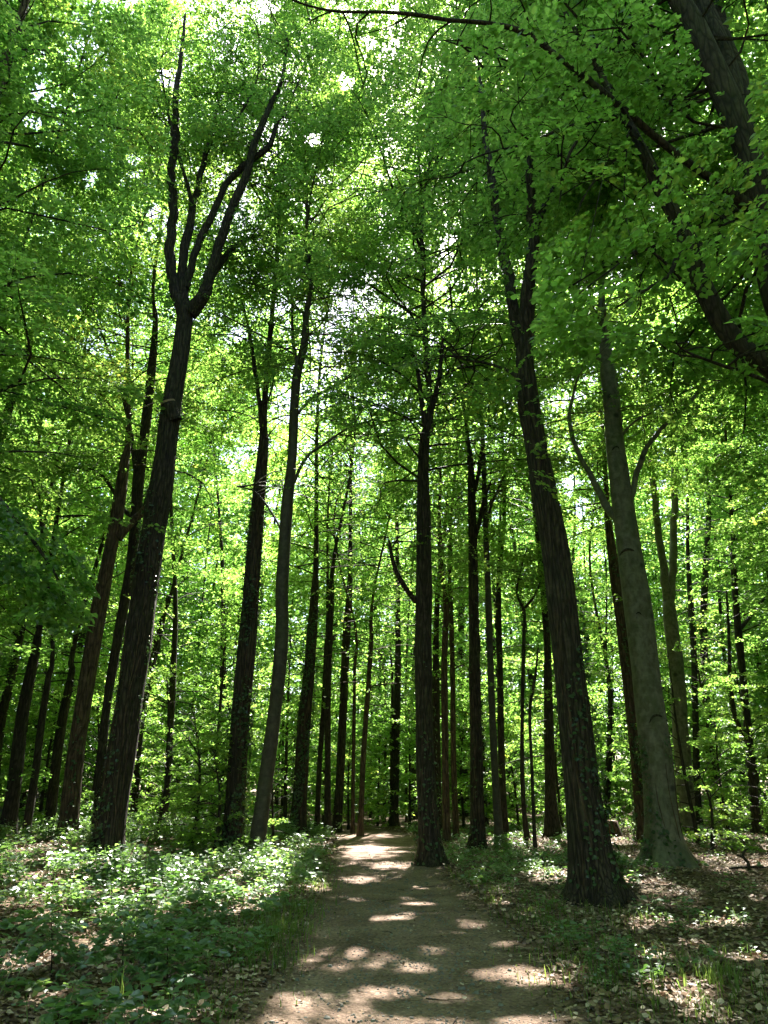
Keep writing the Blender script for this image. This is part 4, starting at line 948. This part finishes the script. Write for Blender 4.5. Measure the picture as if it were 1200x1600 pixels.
def herbs(n, region, hmin, hmax, L, name, label, seed, per=13):
    r = np.random.default_rng(seed)
    x, y, dens = region(r, n)
    nz = snoise(np.stack([x, y, 0 * x], 1), 2.2, seed)
    k = (r.random(n) < dens * np.clip(0.45 + 0.7 * nz, 0, 1)) & clear_of_trunks(x, y)
    x, y, nz = x[k], y[k], nz[k]; N = len(x)
    h = r.uniform(hmin, hmax, N) * np.clip(0.75 + 0.4 * nz, 0.3, 1.7); g = surf(x, y)
    b = Buf()
    lean = r.normal(0, 0.16, (N, 2))
    top = np.stack([x + lean[:, 0] * h * 2, y + lean[:, 1] * h * 2, g + h], 1); bot = np.stack([x, y, g - 0.02], 1)
    sd = np.array([[0.004, 0, 0]])
    st = np.stack([bot - sd, bot + sd, top + sd * .5, top - sd * .5], 1).reshape(-1, 3)
    b.add(st, np.arange(N)[:, None] * 4 + np.arange(4)[None], 0)
    idx = np.repeat(np.arange(N), per); M = len(idx)
    f = r.uniform(0.35, 1.0, M); az = r.uniform(0, 6.28, M)
    P = bot[idx] * (1 - f)[:, None] + top[idx] * f[:, None]
    out = np.stack([np.cos(az), np.sin(az), r.uniform(-0.05, 0.45, M)], 1)
    P = P + out * (r.uniform(0.01, 0.16, M) * (0.4 + h[idx]))[:, None]
    nr = np.array([[0, 0, 1.0]]) + r.normal(0, 0.32, (M, 3))
    LL = L * r.uniform(0.6, 1.2, M) * r.uniform(0.6, 1.45, N)[idx] * np.clip(0.8 + y[idx] * 0.022, 1, 1.7)
    b.add(*leaf_quads(P, out, nr, LL, True, 0.40), 0)
    o = build(name, b, [M_HERB], None, (0, 12, 0)); tag(o, label, 'ground cover', kind='stuff')

def reg_left(r, n):
    y = 5.6 + 30 * r.random(n) ** 1.5; x = -r.uniform(0, 1, n) * (3 + y * 0.62) + path_lr(y)[0]
    u = -path_u(x, y)
    d = sstep(1.02, 1.25, u) * (0.38 + 0.62 * sstep(8.5, 11.5, y + 0.5 * np.maximum(0, -x - 3.2)))
    return x, y, d
herbs(11500, reg_left, 0.09, 0.43, 0.084, 'undergrowth', 'pale leafy undergrowth along the path\'s left side', 61)
def reg_right(r, n):
    y = 7.5 + 24 * r.random(n) ** 1.2; x = path_lr(y)[1] + r.uniform(0, 1, n) * (1.2 + y * 0.16)
    u = path_u(x, y)
    return x, y, sstep(1.05, 1.3, u) * (0.3 + 0.7 * sstep(10, 14, y)) * 0.75
herbs(3200, reg_right, 0.06, 0.24, 0.06, 'ground_plants', 'low green plants between the path and the great ridged trunk', 62, 11)
def reg_wide(r, n):
    y = 12 + 26 * r.random(n); x = r.uniform(-1, 1, n) * (y * 0.62 + 2); u = np.abs(path_u(x, y))
    return x, y, sstep(1.1, 1.4, u) * np.where((x > 3.2) & (y < 21), 0.14, 0.6)
herbs(6000, reg_wide, 0.05, 0.2, 0.075, 'woodland_herbs', 'scattered low herbs over the shaded forest floor', 63, 9)

def grass():
    r = np.random.default_rng(71); xs, ysl, hs = [], [], []
    def tuft(px, py, n, sp, h):
        c = hit(px, py); xs.append(c[0] + r.normal(0, sp, n)); ysl.append(c[1] + r.normal(0, sp * 1.5, n)); hs.append(h * r.uniform(.4, 1.1, n))
    for (px, py, n, sp, h) in [(1128, 1535, 150, .10, .22), (1060, 1500, 70, .2, .2), (1000, 1560, 160, .35, .16), (900, 1470, 220, .3, .16), (930, 1520, 260, .35, .16), (835, 1440, 160, .22, .15), (780, 1395, 160, .25, .15), (728, 1372, 90, .16, .18), (960, 1440, 120, .35, .2),
        (1180, 1570, 200, .3, .15), (1080, 1595, 160, .35, .14), (440, 1460, 330, .22, .26), (425, 1500, 200, .2, .24), (470, 1420, 220, .22, .22), (400, 1440, 240, .28, .22), (495, 1385, 200, .25, .2), (350, 1480, 220, .3, .18), (180, 1585, 26, .05, .38), (350, 1560, 130, .3, .16), (510, 1360, 120, .2, .2), (860, 1420, 200, .35, .15), (880, 1500, 120, .3, .14), (1140, 1500, 120, .4, .14)]:
        tuft(px, py, int(n * .8), sp, h)
    n = 5000; y = 5.8 + 18 * r.random(n); s = r.choice([-1, 1], n); l, rr_ = path_lr(y)
    x = np.where(s < 0, l - np.abs(r.normal(0, .5, n)), rr_ + np.abs(r.normal(0, .55, n)))
    k = snoise(np.stack([x, y, 0 * x], 1), 1.3, 72) > 0.35
    xs.append(x[k]); ysl.append(y[k]); hs.append(r.uniform(.05, .18, k.sum()))
    x = np.concatenate(xs); y = np.concatenate(ysl); h = np.concatenate(hs); N = len(x)
    g = surf(x, y); b = Buf()
    az = r.uniform(0, 6.28, N); ln = r.uniform(.1, .7, N); d = np.stack([np.cos(az), np.sin(az), 0 * az], 1)
    sd = np.stack([-np.sin(az), np.cos(az), 0 * az], 1) * (0.0035 + 0.004 * r.random(N))[:, None]
    p0 = np.stack([x, y, g - .01], 1); up = np.array([[0, 0, 1.0]])
    p1 = p0 + up * (h * .55)[:, None] + d * (h * ln * .25)[:, None]; p2 = p0 + up * (h * (1 - .35 * ln))[:, None] + d * (h * ln)[:, None]
    V = np.stack([p0 - sd, p0 + sd, p1 + sd * .8, p1 - sd * .8, p2 + sd * .15, p2 - sd * .15], 1).reshape(-1, 3)
    q = np.arange(N)[:, None] * 6
    b.add(V, np.concatenate([q + np.array([[0, 1, 2, 3]]), q + np.array([[3, 2, 4, 5]])]), 0)
    tag(build('grass', b, [M_GRASS], None, (0, 10, 0)), 'sparse green grass along both edges of the path', 'grass', kind='stuff')
grass()

def litter():
    r = np.random.default_rng(81); n = 120000
    y = 4.6 + 30 * r.random(n) ** 1.7; x = r.uniform(-1, 1, n) * (y * .60 + 1.5)
    u = np.abs(path_u(x, y)); nz = snoise(np.stack([x, y, 0 * x], 1), 1.2, 82)
    p = np.where(u < 1, np.where(nz > .8, .14, .045) + 0.38 * sstep(.55, 1, u + .1 * nz), 0.75 + .25 * nz)
    k = r.random(n) < p; x, y = x[k], y[k]; N = len(x)
    uu = np.abs(path_u(x, y))
    P = np.stack([x, y, surf(x, y) + np.where(uu < 1.1, .024, .004) + .025 * r.random(N) * (uu > 1)], 1); az = r.uniform(0, 6.28, N)
    ax = np.stack([np.cos(az), np.sin(az), r.normal(0.1, .3, N)], 1); nr = np.array([[0, 0, 1.0]]) + r.normal(0, .35, (N, 3))
    b = Buf(); b.add(*leaf_quads(P, ax, nr, np.where(uu < .95, .6, 1) * r.uniform(.035, .075, N) * (1 + .02 * y), True, .38), 0)
    tag(build('fallen_leaves', b, [M_LITTER], None, (0, 10, 0)), 'dry brown fallen leaves littering the forest floor', 'leaf litter', kind='stuff')
litter()

def pebbles():
    r = np.random.default_rng(95); b = Buf(); n = 6000
    y = 4.8 + 15 * r.random(n) ** 1.5; l, rr_ = path_lr(y); u = np.clip(r.normal(0, .5, n), -1, 1); x = (l + rr_) / 2 + u * (rr_ - l) / 2
    s = r.uniform(.004, .014, n) * (1 + (r.random(n) > .96)); g = surf(x, y) + .022
    th = np.linspace(0, 2 * math.pi, 6, endpoint=False); a = r.uniform(.7, 1.3, (n, 6))
    ring = np.stack([x[:, None] + np.cos(th) * s[:, None] * a, y[:, None] + np.sin(th) * s[:, None] * a, np.repeat((g - .004)[:, None], 6, 1)], -1)
    top = np.stack([x[:, None] + np.cos(th) * s[:, None] * a * .6, y[:, None] + np.sin(th) * s[:, None] * a * .6, (g + s * .6)[:, None] + 0 * a], -1)
    V = np.concatenate([ring, top], 1).reshape(-1, 3); q = np.arange(n)[:, None] * 12; F = []
    for k in range(6): F.append(q + np.array([[k, (k + 1) % 6, 6 + (k + 1) % 6, 6 + k]]))
    F += [q + np.array([[6, 7, 8, 9]]), q + np.array([[6, 9, 10, 11]])]
    b.add(V, np.concatenate(F), 0)
    tag(build('gravel', b, [M_STONE], None, (0, 8, 0)), 'fine scattered grit on the earth path', 'gravel', kind='stuff')
pebbles()

def twigs():
    r = np.random.default_rng(91); b = Buf()
    for i in range(260):
        y = 5 + 14 * r.random() ** 1.4; x = r.uniform(-1, 1) * (y * .55 + 1)
        if abs(path_u(np.array([x]), np.array([y]))[0]) < .95 and r.random() < .6: continue
        a = r.uniform(0, 6.28); l = r.uniform(.08, .4); d = np.array([math.cos(a), math.sin(a)])
        pts = []
        for f in (0, .5, 1):
            q = np.array([x, y]) + d * l * f + r.normal(0, .03, 2); pts.append((q[0], q[1], float(surf(q[0], q[1])) + .03 + .015 * r.random(), .006 * (1.2 - f)))
        b.add(*tube(catmull(np.array(pts), .06), 5, .05, seed=i), 0)
    tag(build('woody_debris', b, [M_THIN], None, (0, 10, 0)), 'small broken twigs lying about the forest floor', 'twigs', kind='stuff')
twigs()

# ------------------------------------------------------------------ single things on the ground
def stump():
    Y = 27.0; p = at(953, 1298, Y); x = p[0]; g = float(surf(x, Y)); O = (x, Y, g)
    root = thing('tree_stump', O, 'low sawn tree stump in the clearing between the great ridged trunk and the scarred beech', 'stump')
    b = Buf(); b.add(*tube(np.array([(x, Y, g - .2, .27), (x, Y, g + .1, .25), (x + .01, Y, g + .3, .235), (x + .01, Y, g + .46, .23), (x + .01, Y, g + .465, .2)]), 20, .06, .4, g, 5)); build('bark_ring', b, [M_BROWN], root, O, smooth=True)
    b = Buf(); b.add(*tube(np.array([(x + .01, Y, g + .44, .21), (x + .01, Y, g + .475, .205), (x + .01, Y, g + .478, .01)]), 20, .04, seed=5)); build('cut_face', b, [M_WOODCUT], root, O)
stump()

def snag():
    c = hit(1170, 1360); O = tuple(c); b = Buf()
    for pts in ([(0, 0, -.05, .035), (.02, .02, .12, .03), (-.05, .05, .25, .026), (.02, .05, .36, .02), (.1, .04, .40, .012)], [(-.03, .03, .2, .02), (-.16, .0, .27, .014), (-.24, -.04, .25, .008)], [(-.35, .1, .02, .02), (0, .05, .05, .022), (.5, .1, .04, .015), (.8, .05, .03, .008)]):
        b.add(*tube(catmull(np.array([(c[0] + q[0], c[1] + q[1], c[2] + q[2], q[3]) for q in pts]), .05), 9, .08, seed=len(pts)))
    o = build('dead_branch', b, [M_THIN], None, O, smooth=True); tag(o, 'short dark dead branch sticking up from the leaf litter near the scarred beech', 'branch')
snag()

for i, (px, py, s, lab) in enumerate([(722, 1540, .035, 'small dark stone lying alone on the middle of the path'), (511, 1587, .030, 'dark stone in the sunlit patch at the bottom of the path'), (478, 1586, .018, 'tiny stone beside the larger one in the bottom sunlit patch')]):
    c = hit(px, py); z = float(surf(c[0], c[1])) + .022; b = Buf()
    th = np.linspace(-1, 1, 7); pts = np.array([(c[0], c[1], z + s * .55 * q, max(.002, s * math.sqrt(max(0, 1 - q * q)))) for q in th])
    b.add(*tube(pts, 12, .12, seed=i)); o = build('stone', b, [M_STONE], None, (c[0], c[1], z), smooth=True); tag(o, lab, 'stone', 'stones on the path')

SEED = [(190, 1555, .55, 'seedling with drooping leaf tiers nearest the photo\'s bottom left corner'), (262, 1548, .42, 'low seedling with broad pale leaves just left of the bare soil patch'), (80, 1530, .5, 'dark leafy seedling at the photo\'s lower left edge'), (700, 1335, .45, 'bright seedling at the foot of the thick black trunk'), (448, 1318, .6, 'seedling with one sunlit white-looking spray beside the grey leaning trunk')]
for i, (px, py, h, lab) in enumerate(SEED):
    c = hit(px, py) if px != 700 else hit(785, 1335); c[2] = float(surf(c[0], c[1])); O = tuple(c); r = np.random.default_rng(140 + i)
    root = thing('seedling', O, lab, 'plant', 'broad-leaved seedlings')
    top = c + np.array([r.normal(0, .06), r.normal(0, .06), h])
    b = Buf(); b.add(*tube(catmull(np.array([(*c, .008), (*((c + top) / 2 + r.normal(0, .02, 3)), .006), (*top, .003)]), .05), 6, .02, seed=i)); build('stem', b, [M_THIN], root, O)
    C0, D0, R0 = [], [], []
    for q in range(11):
        f = .4 + .6 * q / 10; a = q * 2.4 + r.normal(0, .3); C0.append(c * (1 - f) + top * f); D0.append((math.cos(a), math.sin(a), .15)); R0.append(.34 * (1.25 - f * .6))
    b = Buf(); spray_leaves(b, C0, D0, R0, None, .075, 0, True, .75, keepall=True, jit=.3, droop=.3)
    build('leaves', b, [M_HERB], root, O)

# ------------------------------------------------------------------ camera, sun, sky
cam = bpy.data.cameras.new('camera'); co = bpy.data.objects.new('camera', cam); COL.objects.link(co)
co.location = (0, 0, EYE); co.rotation_euler = (math.pi / 2 + PITCH, 0, 0)
cam.sensor_fit = 'VERTICAL'; cam.sensor_height = 32.0; cam.lens = 32.0 * FPX / 1600.0
cam.clip_start = 0.05; cam.clip_end = 2000
SC.camera = co

sl = bpy.data.lights.new('sun', 'SUN'); sl.energy = 5.0; sl.angle = R_(0.55); sl.color = (1.0, 0.955, 0.88)
so = bpy.data.objects.new('sun', sl); COL.objects.link(so)
so.rotation_euler = Vector(tuple(SUN)).to_track_quat('Z', 'Y').to_euler()

w = bpy.data.worlds.new('World'); SC.world = w; w.use_nodes = True
nt = w.node_tree; bg = nt.nodes['Background']
sky = nt.nodes.new('ShaderNodeTexSky'); sky.sky_type = 'NISHITA'; sky.sun_disc = False
sky.sun_elevation = SUN_EL; sky.sun_rotation = SUN_AZ; sky.air_density = 1.0; sky.dust_density = 1.5; sky.ozone_density = 1.0
nt.links.new(sky.outputs[0], bg.inputs[0]); bg.inputs[1].default_value = 0.065

vs = SC.view_settings; vs.view_transform = 'Standard'; vs.look = 'None'; vs.exposure = 3.3; vs.gamma = 1.0
cy = SC.cycles
cy.max_bounces = 9; cy.diffuse_bounces = 5; cy.glossy_bounces = 2; cy.transmission_bounces = 4; cy.transparent_max_bounces = 4
cy.sample_clamp_indirect = 6.0; cy.caustics_reflective = False; cy.caustics_refractive = False
